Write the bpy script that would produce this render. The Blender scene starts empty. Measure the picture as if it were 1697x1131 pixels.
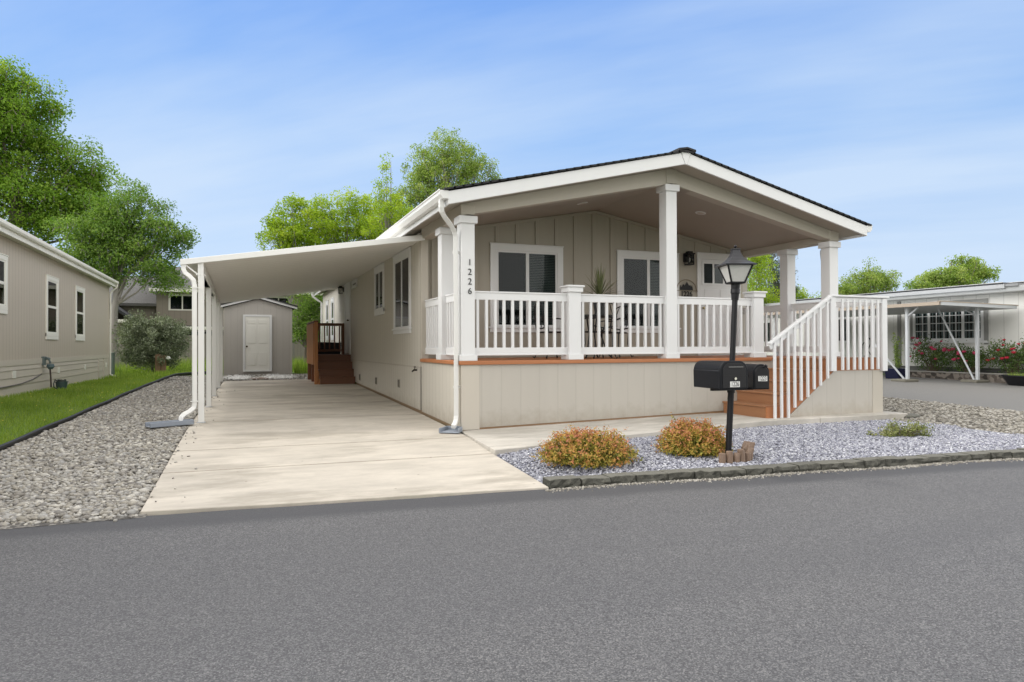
import bpy, bmesh, math, random
import numpy as np
from mathutils import Vector, Matrix
random.seed(7); RNG = np.random.default_rng(11)
sc = bpy.context.scene
COL = sc.collection
R = math.radians

# ------------------------------------------------------------------ helpers
ROOT = {}                                   # thing -> its world location (children are built relative to it)
def origin(o):
    while o is not None and o.parent is not None: o = o.parent
    return ROOT.get(o.name, (0, 0, 0)) if o is not None else (0, 0, 0)
def tag(o, label=None, cat=None, group=None, kind=None):
    if label: o['label'] = label
    if cat: o['category'] = cat
    if group: o['group'] = group
    if kind: o['kind'] = kind
    return o
def thing(name, loc, label, cat, group=None):
    o = bpy.data.objects.new(name, None); COL.objects.link(o)
    o.location = loc; o.empty_display_size = .2
    ROOT[o.name] = tuple(loc)
    return tag(o, label, cat, group)
def copy_tree(o, parent=None):
    c = o.copy(); COL.objects.link(c)
    if parent is not None: c.parent = parent
    for ch in list(o.children): copy_tree(ch, c)
    return c
class MB:
    def __init__(s): s.v = []; s.f = []
    def add(s, vs, fs):
        n = len(s.v); s.v += [tuple(p) for p in vs]; s.f += [tuple(i + n for i in f) for f in fs]; return s
    def box(s, x0, x1, y0, y1, z0, z1):
        x0, x1 = min(x0, x1), max(x0, x1); y0, y1 = min(y0, y1), max(y0, y1); z0, z1 = min(z0, z1), max(z0, z1)
        return s.add([(x0,y0,z0),(x1,y0,z0),(x1,y1,z0),(x0,y1,z0),(x0,y0,z1),(x1,y0,z1),(x1,y1,z1),(x0,y1,z1)],
                     [(0,3,2,1),(4,5,6,7),(0,1,5,4),(1,2,6,5),(2,3,7,6),(3,0,4,7)])
    def obb(s, c, ax, h):
        c = Vector(c); a = [Vector(v).normalized() * k for v, k in zip(ax, h)]
        vs = [c + a[0]*i + a[1]*j + a[2]*k for k in (-1, 1) for i, j in ((-1,-1),(1,-1),(1,1),(-1,1))]
        return s.add(vs, [(0,3,2,1),(4,5,6,7),(0,1,5,4),(1,2,6,5),(2,3,7,6),(3,0,4,7)])
    def bar(s, p, q, w, h, up=(0,0,1)):
        p, q = Vector(p), Vector(q); d = (q - p); L = d.length; d.normalize(); up = Vector(up)
        if abs(d.dot(up)) > .98: up = Vector((0, 1, 0))
        side = d.cross(up).normalized(); u2 = side.cross(d)
        return s.obb((p + q) / 2, (d, side, u2), (L/2, w/2, h/2))
    def prism(s, poly, axis, a0, a1):
        n = len(poly)
        def P(p, a):
            return {'x': (a, p[0], p[1]), 'y': (p[0], a, p[1]), 'z': (p[0], p[1], a)}[axis]
        vs = [P(p, a0) for p in poly] + [P(p, a1) for p in poly]
        fs = [tuple(range(n))[::-1], tuple(range(n, 2*n))] + [(i, (i+1) % n, n + (i+1) % n, n + i) for i in range(n)]
        return s.add(vs, fs)
    def tube(s, pts, r, n=8, rot=0.0, cap=True, sq=None):
        pts = [Vector(p) for p in pts]; m = len(pts)
        rs = list(r) if hasattr(r, '__len__') else [r] * m
        rings = []; ref = None
        for i, p in enumerate(pts):
            d = (pts[min(i+1, m-1)] - pts[max(i-1, 0)]).normalized()
            if ref is None:
                ref = Vector((0, 0, 1)) if abs(d.z) < .9 else Vector((1, 0, 0))
            a = (ref - d * ref.dot(d)).normalized(); ref = a; b = d.cross(a)
            rings.append([p + (a * math.cos(2*math.pi*k/n + rot) + b * math.sin(2*math.pi*k/n + rot)) * rs[i] for k in range(n)])
        vs = [v for ring in rings for v in ring]
        fs = [(i*n + k, i*n + (k+1) % n, (i+1)*n + (k+1) % n, (i+1)*n + k) for i in range(m-1) for k in range(n)]
        if cap: fs += [tuple(range(n))[::-1], tuple(range((m-1)*n, m*n))]
        return s.add(vs, fs)
    def lathe(s, prof, cx, cy, n=20):
        vs = [(cx + r*math.cos(2*math.pi*k/n), cy + r*math.sin(2*math.pi*k/n), z) for r, z in prof for k in range(n)]
        m = len(prof)
        fs = [(i*n + k, i*n + (k+1) % n, (i+1)*n + (k+1) % n, (i+1)*n + k) for i in range(m-1) for k in range(n)]
        fs += [tuple(range(n))[::-1], tuple(range((m-1)*n, m*n))]
        return s.add(vs, fs)
    def build(s, name, mat, parent=None, bevel=0, smooth=False, label=None, seg=1):
        me = bpy.data.meshes.new(name)
        o = bpy.data.objects.new(name, me); COL.objects.link(o)
        if parent is not None: o.parent = parent
        ox, oy, oz = origin(parent)
        me.from_pydata([(x-ox, y-oy, z-oz) for x, y, z in s.v], [], s.f)
        b = bmesh.new(); b.from_mesh(me); bmesh.ops.recalc_face_normals(b, faces=b.faces); b.to_mesh(me); b.free()
        me.materials.append(mat)
        if smooth:
            me.polygons.foreach_set('use_smooth', [True] * len(me.polygons))
            try: me.set_sharp_from_angle(angle=R(40))
            except Exception: pass
        if bevel:
            m = o.modifiers.new('bevel', 'BEVEL'); m.width = bevel; m.segments = seg; m.limit_method = 'ANGLE'
        if label: o['label'] = label
        return o
def np_mesh(name, V, F, mat, parent=None, attrs=None, smooth=False):
    me = bpy.data.meshes.new(name); V = np.asarray(V, np.float32).copy(); F = np.asarray(F, np.int32)
    V -= np.array(origin(parent), np.float32)
    k = F.shape[1]
    me.vertices.add(len(V)); me.vertices.foreach_set('co', V.ravel())
    me.loops.add(F.size); me.loops.foreach_set('vertex_index', F.ravel())
    me.polygons.add(len(F)); me.polygons.foreach_set('loop_start', np.arange(0, F.size, k, dtype=np.int32))
    try: me.polygons.foreach_set('loop_total', np.full(len(F), k, np.int32))
    except Exception: pass
    if smooth: me.polygons.foreach_set('use_smooth', np.ones(len(F), bool))
    me.update(calc_edges=True)
    for n, a in (attrs or {}).items():
        at = me.attributes.new(n, 'FLOAT', 'POINT'); at.data.foreach_set('value', np.asarray(a, np.float32))
    me.materials.append(mat)
    o = bpy.data.objects.new(name, me); COL.objects.link(o)
    if parent is not None: o.parent = parent
    return o
def text_obj(name, txt, size, M, mat, parent, depth=.004, bold=0.0, align='CENTER'):
    cu = bpy.data.curves.new(name, 'FONT'); cu.body = txt; cu.size = size; cu.extrude = depth; cu.offset = bold
    cu.align_x = align; cu.align_y = 'CENTER'
    tmp = bpy.data.objects.new('tmp', cu); COL.objects.link(tmp)
    bpy.context.view_layer.update()
    me = bpy.data.meshes.new_from_object(tmp.evaluated_get(bpy.context.evaluated_depsgraph_get()))
    bpy.data.objects.remove(tmp); bpy.data.curves.remove(cu)
    ox = Vector(origin(parent))
    me.transform(Matrix.Translation(-ox) @ M)
    me.name = name; me.materials.clear(); me.materials.append(mat)
    o = bpy.data.objects.new(name, me); COL.objects.link(o); o.parent = parent
    return o
def frame(origin_, xdir, zdir):                # local x = text right, local y = text up
    x = Vector(xdir).normalized(); y = Vector(zdir).normalized(); z = x.cross(y)
    m = Matrix((x, y, z)).transposed().to_4x4(); m.translation = Vector(origin_); return m
def ss(x): x = np.clip(x, 0, 1); return x*x*(3-2*x)
def G(u, v):                                   # height of the land
    u = np.asarray(u, float); v = np.asarray(v, float)
    z = .0225*np.clip(v, -4.2, 14.6) + .06*ss((u-4)/4)*ss((v+4)/3)
    zl = np.clip(.298 - .0071*(v-6.4), .2, .34) * ss((v+4)/4) - .09*(1-ss((v+4)/4))
    return z + (zl - z)*ss((-u-5.3)/1.9)
def g(u, v): return float(G(u, v))

# ------------------------------------------------------------------ materials
MATS = {}
def nodes(name):
    m = bpy.data.materials.new(name); m.use_nodes = True; nt = m.node_tree
    b = nt.nodes['Principled BSDF']; return m, nt, b
def N(nt, t, **kw):
    n = nt.nodes.new(t)
    for k, v in kw.items():
        if k.startswith('i_'): n.inputs[k[2:].replace('_', ' ')].default_value = v
        else: setattr(n, k, v)
    return n
def noise(nt, vec, scale, detail=4, rough=.55, dim='3D'):
    n = N(nt, 'ShaderNodeTexNoise', i_Scale=scale, i_Detail=detail, i_Roughness=rough)
    nt.links.new(vec, n.inputs['Vector']); return n.outputs['Fac']
def pos(nt, sx=1, sy=1, sz=1):
    gm = N(nt, 'ShaderNodeNewGeometry'); mp = N(nt, 'ShaderNodeMapping'); mp.inputs['Scale'].default_value = (sx, sy, sz)
    nt.links.new(gm.outputs['Position'], mp.inputs['Vector']); return mp.outputs['Vector']
def ramp(nt, fac, stops):
    r = N(nt, 'ShaderNodeValToRGB'); e = r.color_ramp.elements
    while len(e) < len(stops): e.new(.5)
    for el, (p, c) in zip(e, stops): el.position = p; el.color = (*c, 1)
    nt.links.new(fac, r.inputs['Fac']); return r.outputs['Color']
def mul(nt, a, b, op='MULTIPLY'):
    m = N(nt, 'ShaderNodeMath', operation=op)
    for i, x in enumerate((a, b)):
        if isinstance(x, (int, float)): m.inputs[i].default_value = x
        else: nt.links.new(x, m.inputs[i])
    return m.outputs[0]
def mixc(nt, fac, a, b, mode='MIX'):
    m = N(nt, 'ShaderNodeMix', data_type='RGBA', blend_type=mode)
    for s, x in ((m.inputs[0], fac), (m.inputs[6], a), (m.inputs[7], b)):
        if isinstance(x, (int, float)): s.default_value = x
        elif isinstance(x, tuple): s.default_value = (*x, 1)
        else: nt.links.new(x, s)
    return m.outputs[2]
def bump(nt, b, h, strength=.3, dist=.01):
    n = N(nt, 'ShaderNodeBump', i_Strength=strength, i_Distance=dist)
    nt.links.new(h, n.inputs['Height']); nt.links.new(n.outputs[0], b.inputs['Normal'])
def paint(name, c, rough=.45, var=.06, scale=3.0, streak=True, bmp=.04):
    """painted / coated surface: slight mottling and vertical streaks"""
    if name in MATS: return MATS[name]
    m, nt, b = nodes(name)
    n1 = noise(nt, pos(nt, 1, 1, .25 if streak else 1), scale, 5)
    n2 = noise(nt, pos(nt), 45, 3)
    col = mixc(nt, n1, tuple(x*(1-var) for x in c), tuple(min(1, x*(1+var)) for x in c))
    nt.links.new(col, b.inputs['Base Color']); b.inputs['Roughness'].default_value = rough
    bump(nt, b, n2, bmp, .01)
    MATS[name] = m; return m
def siding(name, c, axis, spacing=.2, var=.05, depth=.6, seam=0.0, dark=.8):
    """painted panel siding with vertical grooves at real spacing along one axis"""
    m, nt, b = nodes(name)
    gm = N(nt, 'ShaderNodeNewGeometry'); sp = N(nt, 'ShaderNodeSeparateXYZ'); nt.links.new(gm.outputs['Position'], sp.inputs[0])
    a = mul(nt, sp.outputs[{'x': 0, 'y': 1}[axis]], 1/spacing)
    fr = mul(nt, a, 0, 'FRACT'); d = mul(nt, mul(nt, fr, .5, 'SUBTRACT'), 0, 'ABSOLUTE')
    gr = N(nt, 'ShaderNodeMapRange'); nt.links.new(d, gr.inputs[0])
    w = .008/spacing
    gr.inputs[1].default_value = .5 - w*1.6; gr.inputs[2].default_value = .5 - w*.6; gr.inputs[3].default_value = 1; gr.inputs[4].default_value = 0
    n1 = noise(nt, pos(nt, 1, 1, .12), 6, 5); n2 = noise(nt, pos(nt, 1, 1, .06), 60, 4); n3 = noise(nt, pos(nt), .7, 3)
    base = mixc(nt, n1, tuple(x*(1-var) for x in c), tuple(x*(1+var) for x in c))
    base = mixc(nt, mul(nt, n3, .25), base, tuple(x*.86 for x in c))
    col = mixc(nt, gr.outputs[0], tuple(x*dark for x in c), base)
    zs = N(nt, 'ShaderNodeMapRange'); nt.links.new(mul(nt, sp.outputs[2], mul(nt, noise(nt, pos(nt), 7, 5, .65), .5), 'SUBTRACT'), zs.inputs[0])   # splashed dirt along the foot of the wall
    zs.inputs[1].default_value = -.25; zs.inputs[2].default_value = .06; zs.inputs[3].default_value = .45; zs.inputs[4].default_value = 0
    col = mixc(nt, zs.outputs[0], col, (.24, .19, .13))
    nt.links.new(col, b.inputs['Base Color']); b.inputs['Roughness'].default_value = .6
    h = mul(nt, mul(nt, n2, .12), gr.outputs[0], 'ADD')
    bump(nt, b, h, depth, .006)
    return m
def plain(name, c, rough=.5, metal=0.0, spec=.5):
    if name in MATS: return MATS[name]
    m, nt, b = nodes(name)
    n1 = noise(nt, pos(nt), 12, 4)
    nt.links.new(mixc(nt, n1, tuple(x*.9 for x in c), tuple(min(1, x*1.1) for x in c)), b.inputs['Base Color'])
    b.inputs['Roughness'].default_value = rough; b.inputs['Metallic'].default_value = metal
    b.inputs['Specular IOR Level'].default_value = spec
    MATS[name] = m; return m
def glass(name, tint=(.6, .64, .64), rough=.02):
    m = bpy.data.materials.new(name); m.use_nodes = True; nt = m.node_tree; nt.nodes.clear()
    out = N(nt, 'ShaderNodeOutputMaterial'); t = N(nt, 'ShaderNodeBsdfTransparent'); t.inputs[0].default_value = (*tint, 1)
    gl = N(nt, 'ShaderNodeBsdfGlossy'); gl.inputs['Roughness'].default_value = rough
    f = N(nt, 'ShaderNodeFresnel'); f.inputs[0].default_value = 1.28
    mx = N(nt, 'ShaderNodeMixShader'); nt.links.new(f.outputs[0], mx.inputs[0]); nt.links.new(t.outputs[0], mx.inputs[1]); nt.links.new(gl.outputs[0], mx.inputs[2])
    nt.links.new(mx.outputs[0], out.inputs[0]); return m
def leafmat(name, stops, trans=.35, rough=.55, tip=None):
    """foliage: colour varies leaf by leaf and clump by clump, light passes through"""
    m, nt, b = nodes(name); out = nt.nodes['Material Output']
    gm = N(nt, 'ShaderNodeNewGeometry'); at = N(nt, 'ShaderNodeAttribute', attribute_name='tint')
    fac = mul(nt, mul(nt, gm.outputs['Random Per Island'], .45), mul(nt, at.outputs['Fac'], .55), 'ADD')
    col = ramp(nt, fac, stops)
    nt.links.new(col, b.inputs['Base Color']); b.inputs['Roughness'].default_value = rough
    b.inputs['Specular IOR Level'].default_value = .3
    t = N(nt, 'ShaderNodeBsdfTranslucent'); nt.links.new(mixc(nt, 1.0, col, (1.0, 1.05, .55), 'MULTIPLY'), t.inputs[0])
    mx = N(nt, 'ShaderNodeMixShader'); mx.inputs[0].default_value = trans
    nt.links.new(b.outputs[0], mx.inputs[1]); nt.links.new(t.outputs[0], mx.inputs[2]); nt.links.new(mx.outputs[0], out.inputs[0])
    return m
def wood(name, c, axis='x', board=.14, rough=.55, var=.25):
    m, nt, b = nodes(name)
    s = {'x': (.4, 8, 8), 'y': (8, .4, 8), 'z': (8, 8, .4)}[axis]
    n1 = noise(nt, pos(nt, *s), 3, 6, .65); n2 = noise(nt, pos(nt), 2.2, 3)
    col = mixc(nt, n1, tuple(x*(1-var) for x in c), tuple(min(1, x*(1+var)) for x in c))
    col = mixc(nt, mul(nt, n2, .35), col, tuple(x*.7 for x in c))
    nt.links.new(col, b.inputs['Base Color']); b.inputs['Roughness'].default_value = rough
    bump(nt, b, n1, .12, .01); return m
def ground_mat(name, stops, scale, vor=False, rough=.9, bstr=.5, bdist=.02, fine=None):
    m, nt, b = nodes(name)
    p = pos(nt)
    if vor:
        v = N(nt, 'ShaderNodeTexVoronoi', i_Scale=scale); nt.links.new(p, v.inputs['Vector'])
        sp = N(nt, 'ShaderNodeSeparateColor'); nt.links.new(v.outputs['Color'], sp.inputs[0]); f = sp.outputs[0]
        h = mul(nt, 1.0, v.outputs['Distance'], 'SUBTRACT')
    else:
        f = noise(nt, p, scale, 8, .65); h = f
    nt.links.new(ramp(nt, f, stops), b.inputs['Base Color']); b.inputs['Roughness'].default_value = rough
    bump(nt, b, h, bstr, bdist); return m

WHITE = paint('white_paint', (.68, .685, .69), .4, .03)
GUTTER = paint('gutter_white', (.68, .68, .665), .35, .05)
ALUM = paint('carport_white', (.80, .80, .785), .4, .04)
GREIGE = paint('greige_trim', (.46, .425, .365), .6, .05)
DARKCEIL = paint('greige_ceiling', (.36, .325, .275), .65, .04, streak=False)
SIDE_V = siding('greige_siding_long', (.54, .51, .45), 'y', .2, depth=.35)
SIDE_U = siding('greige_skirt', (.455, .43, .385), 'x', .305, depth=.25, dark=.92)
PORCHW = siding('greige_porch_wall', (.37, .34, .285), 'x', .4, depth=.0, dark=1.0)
DECK = wood('redwood_stain', (.40, .155, .06), 'x')
DECKY = wood('redwood_stain_cross', (.30, .14, .065), 'y')
BROWN = wood('dark_brown_stain', (.17, .07, .035), 'x')
LITWOOD = wood('brown_stain_lit', (.40, .17, .06), 'z')  # brown stain with sunlight painted into its colour, for the outer side
BLACK = plain('black_metal', (.008, .008, .010), .45, 0, .25)
BLACKM = plain('black_plastic', (.010, .010, .012), .5, 0, .3)
DARK = plain('unlit_dark', (.025, .027, .028), .8)  # near-black tone that paints the shade of unlit interiors
BLIND = plain('window_blind', (.30, .32, .31), .6)
CURTAIN = plain('curtain', (.42, .42, .41), .9)
GLASS = glass('window_glass'); SHEERGLASS = glass('lantern_glass', (.82, .82, .8), .15)
SHINGLE = ground_mat('dark_shingle', [(.3, (.012, .013, .015)), (.7, (.04, .04, .043))], 30, rough=.9)
FROST, _nt, _b = nodes('frosted_pane')
_b.inputs['Base Color'].default_value = (.72, .72, .69, 1); _b.inputs['Roughness'].default_value = .35
_n = noise(_nt, pos(_nt), 18, 3); _nt.links.new(mixc(_nt, _n, (.66, .66, .63), (.78, .78, .75)), _b.inputs['Base Color'])
_b.inputs['Transmission Weight'].default_value = .35
PVC = plain('black_edging_plastic', (.02, .02, .02), .6)
BLUEGREY = plain('bluegrey_plastic', (.24, .27, .32), .55)
STEEL = paint('galvanised_steel', (.48, .50, .52), .4, .08)

# ------------------------------------------------------------------ camera
yaw, pit, rol = 3.80314411e-01, 7.54114057e-03, -3.63202235e-03
c_, s_ = math.cos(yaw), math.sin(yaw)
Mw = Matrix(((c_, -s_, 0), (0, 0, -1), (s_, c_, 0)))
Pp = Matrix(((1, 0, 0), (0, math.cos(pit), math.sin(pit)), (0, -math.sin(pit), math.cos(pit))))
Qr = Matrix(((math.cos(rol), -math.sin(rol), 0), (math.sin(rol), math.cos(rol), 0), (0, 0, 1)))
Mc = Qr @ Pp @ Mw
cam = bpy.data.cameras.new('camera'); cam.sensor_width = 36; cam.lens = 36*1131.54/1697; cam.clip_end = 2000; cam.clip_start = .05
co = bpy.data.objects.new('camera', cam); COL.objects.link(co)
m4 = Matrix((Mc[0], -Mc[1], -Mc[2])).transposed().to_4x4(); m4.translation = (-2.95467716, -9.33878995, 1.22)
co.matrix_world = m4; sc.camera = co

SKYTINT = (.9, 1.0, 1.25); CLOUD = (5.6, 6.75, 8.25); FILLSKY = (9.1, 8.95, 8.7)  # third colour is fill light added outside the view
# ------------------------------------------------------------------ sky and sun
SUN = Vector((-.38*math.cos(R(56)), .925*math.cos(R(56)), math.sin(R(56)))).normalized()
w = bpy.data.worlds.new('World'); sc.world = w; w.use_nodes = True; nt = w.node_tree
bg = nt.nodes['Background']; bg.inputs['Strength'].default_value = .12
sky = N(nt, 'ShaderNodeTexSky', sky_type='NISHITA'); sky.sun_disc = False
sky.sun_elevation = R(56); sky.sun_rotation = math.atan2(SUN.x, SUN.y); sky.air_density = 1.3; sky.dust_density = .6; sky.ozone_density = 2.5
tc = N(nt, 'ShaderNodeTexCoord'); sp = N(nt, 'ShaderNodeSeparateXYZ'); nt.links.new(tc.outputs['Generated'], sp.inputs[0])
zc = mul(nt, mul(nt, sp.outputs[2], .12, 'ADD'), .06, 'MAXIMUM')
cb = N(nt, 'ShaderNodeCombineXYZ')
nt.links.new(mul(nt, sp.outputs[0], zc, 'DIVIDE'), cb.inputs[0]); nt.links.new(mul(nt, sp.outputs[1], zc, 'DIVIDE'), cb.inputs[1])
mr = N(nt, 'ShaderNodeMapping'); mr.inputs['Rotation'].default_value = (0, 0, R(44)); nt.links.new(cb.outputs[0], mr.inputs['Vector'])
mp = N(nt, 'ShaderNodeMapping'); mp.inputs['Scale'].default_value = (.30, 1.0, 1); mp.inputs['Location'].default_value = (2.1, 1.15, 0)
nt.links.new(mr.outputs[0], mp.inputs['Vector'])
n1 = noise(nt, mp.outputs[0], .75, 7, .55); n2 = noise(nt, mr.outputs[0], .3, 4, .5)
cl = N(nt, 'ShaderNodeMapRange'); nt.links.new(mul(nt, mul(nt, n1, .6), mul(nt, n2, .5), 'ADD'), cl.inputs[0])
cl.inputs[1].default_value = .43; cl.inputs[2].default_value = .64; cl.inputs[3].default_value = .05; cl.inputs[4].default_value = .80
# fill light added to the sky overhead and behind the camera, out of view
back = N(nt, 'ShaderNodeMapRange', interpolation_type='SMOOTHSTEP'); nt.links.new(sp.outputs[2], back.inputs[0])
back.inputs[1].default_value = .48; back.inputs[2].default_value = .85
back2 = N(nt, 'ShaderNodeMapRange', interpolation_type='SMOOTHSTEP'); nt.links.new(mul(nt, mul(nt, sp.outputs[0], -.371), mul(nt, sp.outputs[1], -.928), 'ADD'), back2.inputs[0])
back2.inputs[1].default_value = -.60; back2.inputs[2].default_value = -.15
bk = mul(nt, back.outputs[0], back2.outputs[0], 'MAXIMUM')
hz = N(nt, 'ShaderNodeMapRange', interpolation_type='SMOOTHSTEP'); nt.links.new(sp.outputs[2], hz.inputs[0])
hz.inputs[1].default_value = .0; hz.inputs[2].default_value = .26; hz.inputs[3].default_value = .55; hz.inputs[4].default_value = 0
clear = ramp(nt, sp.outputs[2], [(0, (.74, .84, .97)), (.12, (.50, .68, .95)), (.28, (.16, .43, .92)), (.46, (.065, .30, .88))])
clear = mixc(nt, 1.0, clear, (8.3, 8.3, 8.3), 'MULTIPLY')
blue = mixc(nt, .8, mixc(nt, 1.0, sky.outputs[0], SKYTINT, 'MULTIPLY'), clear)
c1 = mixc(nt, mul(nt, cl.outputs[0], hz.outputs[0], 'MAXIMUM'), blue, CLOUD)
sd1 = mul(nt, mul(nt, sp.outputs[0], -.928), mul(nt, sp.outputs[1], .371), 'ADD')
side = N(nt, 'ShaderNodeMapRange', interpolation_type='SMOOTHSTEP'); nt.links.new(sd1, side.inputs[0])   # added fill is stronger at the left, to light the carport and side wall
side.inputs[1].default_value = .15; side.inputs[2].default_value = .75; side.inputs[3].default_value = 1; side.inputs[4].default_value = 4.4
side2 = N(nt, 'ShaderNodeMapRange', interpolation_type='SMOOTHSTEP'); nt.links.new(mul(nt, sd1, -1), side2.inputs[0]); side2.inputs[1].default_value = .3; side2.inputs[2].default_value = .8; side2.inputs[3].default_value = 1; side2.inputs[4].default_value = 2.3  # added fill is raised at the right too, for the neighbour's wall
vm = N(nt, 'ShaderNodeVectorMath', operation='SCALE'); vm.inputs[0].default_value = FILLSKY; nt.links.new(mul(nt, side.outputs[0], side2.outputs[0]), vm.inputs[3])
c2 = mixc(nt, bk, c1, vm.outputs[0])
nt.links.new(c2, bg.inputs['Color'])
sl = bpy.data.lights.new('sun', 'SUN'); sl.energy = .9; sl.angle = R(5); sl.color = (1, .955, .88)
so = bpy.data.objects.new('sun', sl); COL.objects.link(so); so.rotation_euler = SUN.to_track_quat('Z', 'Y').to_euler(); so.location = (0, 0, 30)
sc.cycles.diffuse_bounces = 8; sc.cycles.max_bounces = 14; sc.cycles.transparent_max_bounces = 16
sc.view_settings.view_transform = 'Standard'; sc.view_settings.look = 'None'; sc.view_settings.exposure = 0; sc.view_settings.gamma = 1

# ------------------------------------------------------------------ land, road, paving, gravel
EDGE_V = [-4.5, -3.2, .36, 3.85, 8.57, 12.0, 14.9, 16.3, 17.0]
EDGE_U = [-5.62, -5.60, -5.56, -5.43, -5.24, -5.05, -4.85, -4.3, -3.5]
DRV_V = [-4.0, -3.22, 2.0, 6.0, 11.6]; DRV_U = [-3.69, -3.68, -3.66, -3.52, -3.36]
edge_u = lambda v: np.interp(v, EDGE_V, EDGE_U)
drv_u = lambda v: np.interp(v, DRV_V, DRV_U)
road_v = lambda u: -3.64 - .095*np.asarray(u, float)
WALK_U = [-.2, .14, 1.81, 4.49, 6.98, 7.25]; WALK_V = [-1.86, -1.81, -1.52, -1.26, -1.34, -1.33]
walk_v = lambda u: np.interp(u, WALK_U, WALK_V)
walk_z = lambda u: .012 + .019*np.clip(u, 0, 4.4)

GRASSMAT = ground_mat('grass_ground', [(.3, (.07, .13, .015)), (.6, (.12, .21, .02)), (.8, (.16, .19, .04))], 6, bstr=.6)
def grid(name, us, vs, zf, mat):
    U, V = np.meshgrid(us, vs); Z = zf(U, V)
    P = np.stack([U, V, Z], -1).reshape(-1, 3); nu, nv = len(us), len(vs)
    i = np.arange(nu*nv).reshape(nv, nu)
    F = np.stack([i[:-1, :-1], i[:-1, 1:], i[1:, 1:], i[1:, :-1]], -1).reshape(-1, 4)
    return np_mesh(name, P, F, mat, smooth=True)
us = np.concatenate([np.linspace(-300, -14, 14), np.arange(-13, 13, .4), np.linspace(14, 300, 18)])
vs = np.concatenate([np.linspace(-200, -16, 10), np.arange(-15, 16, .4), np.linspace(17, 400, 22)])
tag(grid('ground', us, vs, lambda u, v: G(u, v) - .045 - .06*(v < road_v(u) + .05), GRASSMAT), kind='structure')

# asphalt: pale worn aggregate, with a newer smoother strip along the edge of the road
m, nt, b = nodes('asphalt')
p = pos(nt); sp = N(nt, 'ShaderNodeSeparateXYZ'); nt.links.new(p, sp.inputs[0])
n1 = noise(nt, p, 150, 3, .7); n2 = noise(nt, p, .5, 4); v1 = N(nt, 'ShaderNodeTexVoronoi', i_Scale=150); nt.links.new(p, v1.inputs['Vector'])
sc_ = N(nt, 'ShaderNodeSeparateColor'); nt.links.new(v1.outputs['Color'], sc_.inputs[0])
col = ramp(nt, mul(nt, mul(nt, n1, .55), mul(nt, sc_.outputs[0], .45), 'ADD'), [(.26, (.036, .036, .041)), (.46, (.080, .080, .087)), (.60, (.122, .122, .128)), (.74, (.20, .197, .197)), (.90, (.50, .49, .47))])
d = mul(nt, mul(nt, mul(nt, sp.outputs[0], .095), sp.outputs[1], 'ADD'), mul(nt, noise(nt, p, 1.6, 3), .14), 'ADD')
ed = N(nt, 'ShaderNodeMapRange', interpolation_type='SMOOTHSTEP'); nt.links.new(d, ed.inputs[0])
ed.inputs[1].default_value = -4.12; ed.inputs[2].default_value = -3.88
n4 = noise(nt, pos(nt, .12, 1.1, 1), 1.0, 5, .6); st4 = N(nt, 'ShaderNodeMapRange', interpolation_type='SMOOTHSTEP'); nt.links.new(n4, st4.inputs[0]); st4.inputs[1].default_value = .42; st4.inputs[2].default_value = .62
col = mixc(nt, mul(nt, n2, .25), col, (.14, .135, .125)); col = mixc(nt, mul(nt, st4.outputs[0], .22), col, (.07, .07, .076))
nt.links.new(mixc(nt, mul(nt, ed.outputs[0], .8), col, (.05, .05, .055)), b.inputs['Base Color']); b.inputs['Roughness'].default_value = .82
bump(nt, b, mul(nt, n1, mul(nt, 1.0, mul(nt, ed.outputs[0], .75), 'SUBTRACT')), .55, .008); ASPHALT = m
MBr = MB()
xs = list(np.linspace(-90, -6, 8)) + list(np.arange(-5, 9, .5)) + list(np.linspace(10, 140, 10))
rng = random.Random(3)
ve = [float(road_v(x)) + rng.uniform(-.02, .02) for x in xs]
n = len(xs)
MBr.add([(x, v, -.1) for x, v in zip(xs, ve)] + [(x, -17.0 - .095*x, -.1) for x in xs], [(n+i, n+i+1, i+1, i) for i in range(n-1)])
tag(MBr.build('road', ASPHALT), kind='structure')
m2 = ground_mat('old_asphalt', [(.25, (.10, .098, .092)), (.5, (.155, .15, .142)), (.75, (.21, .205, .195))], 60, bstr=.3, bdist=.005)
tag(grid('side_road', [9.87, 11, 13, 15, 17.2], list(np.arange(-4.4, 14, .6)) + [15, 20, 30, 45], lambda u, v: G(u, v) - .012, m2), kind='structure')

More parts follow.
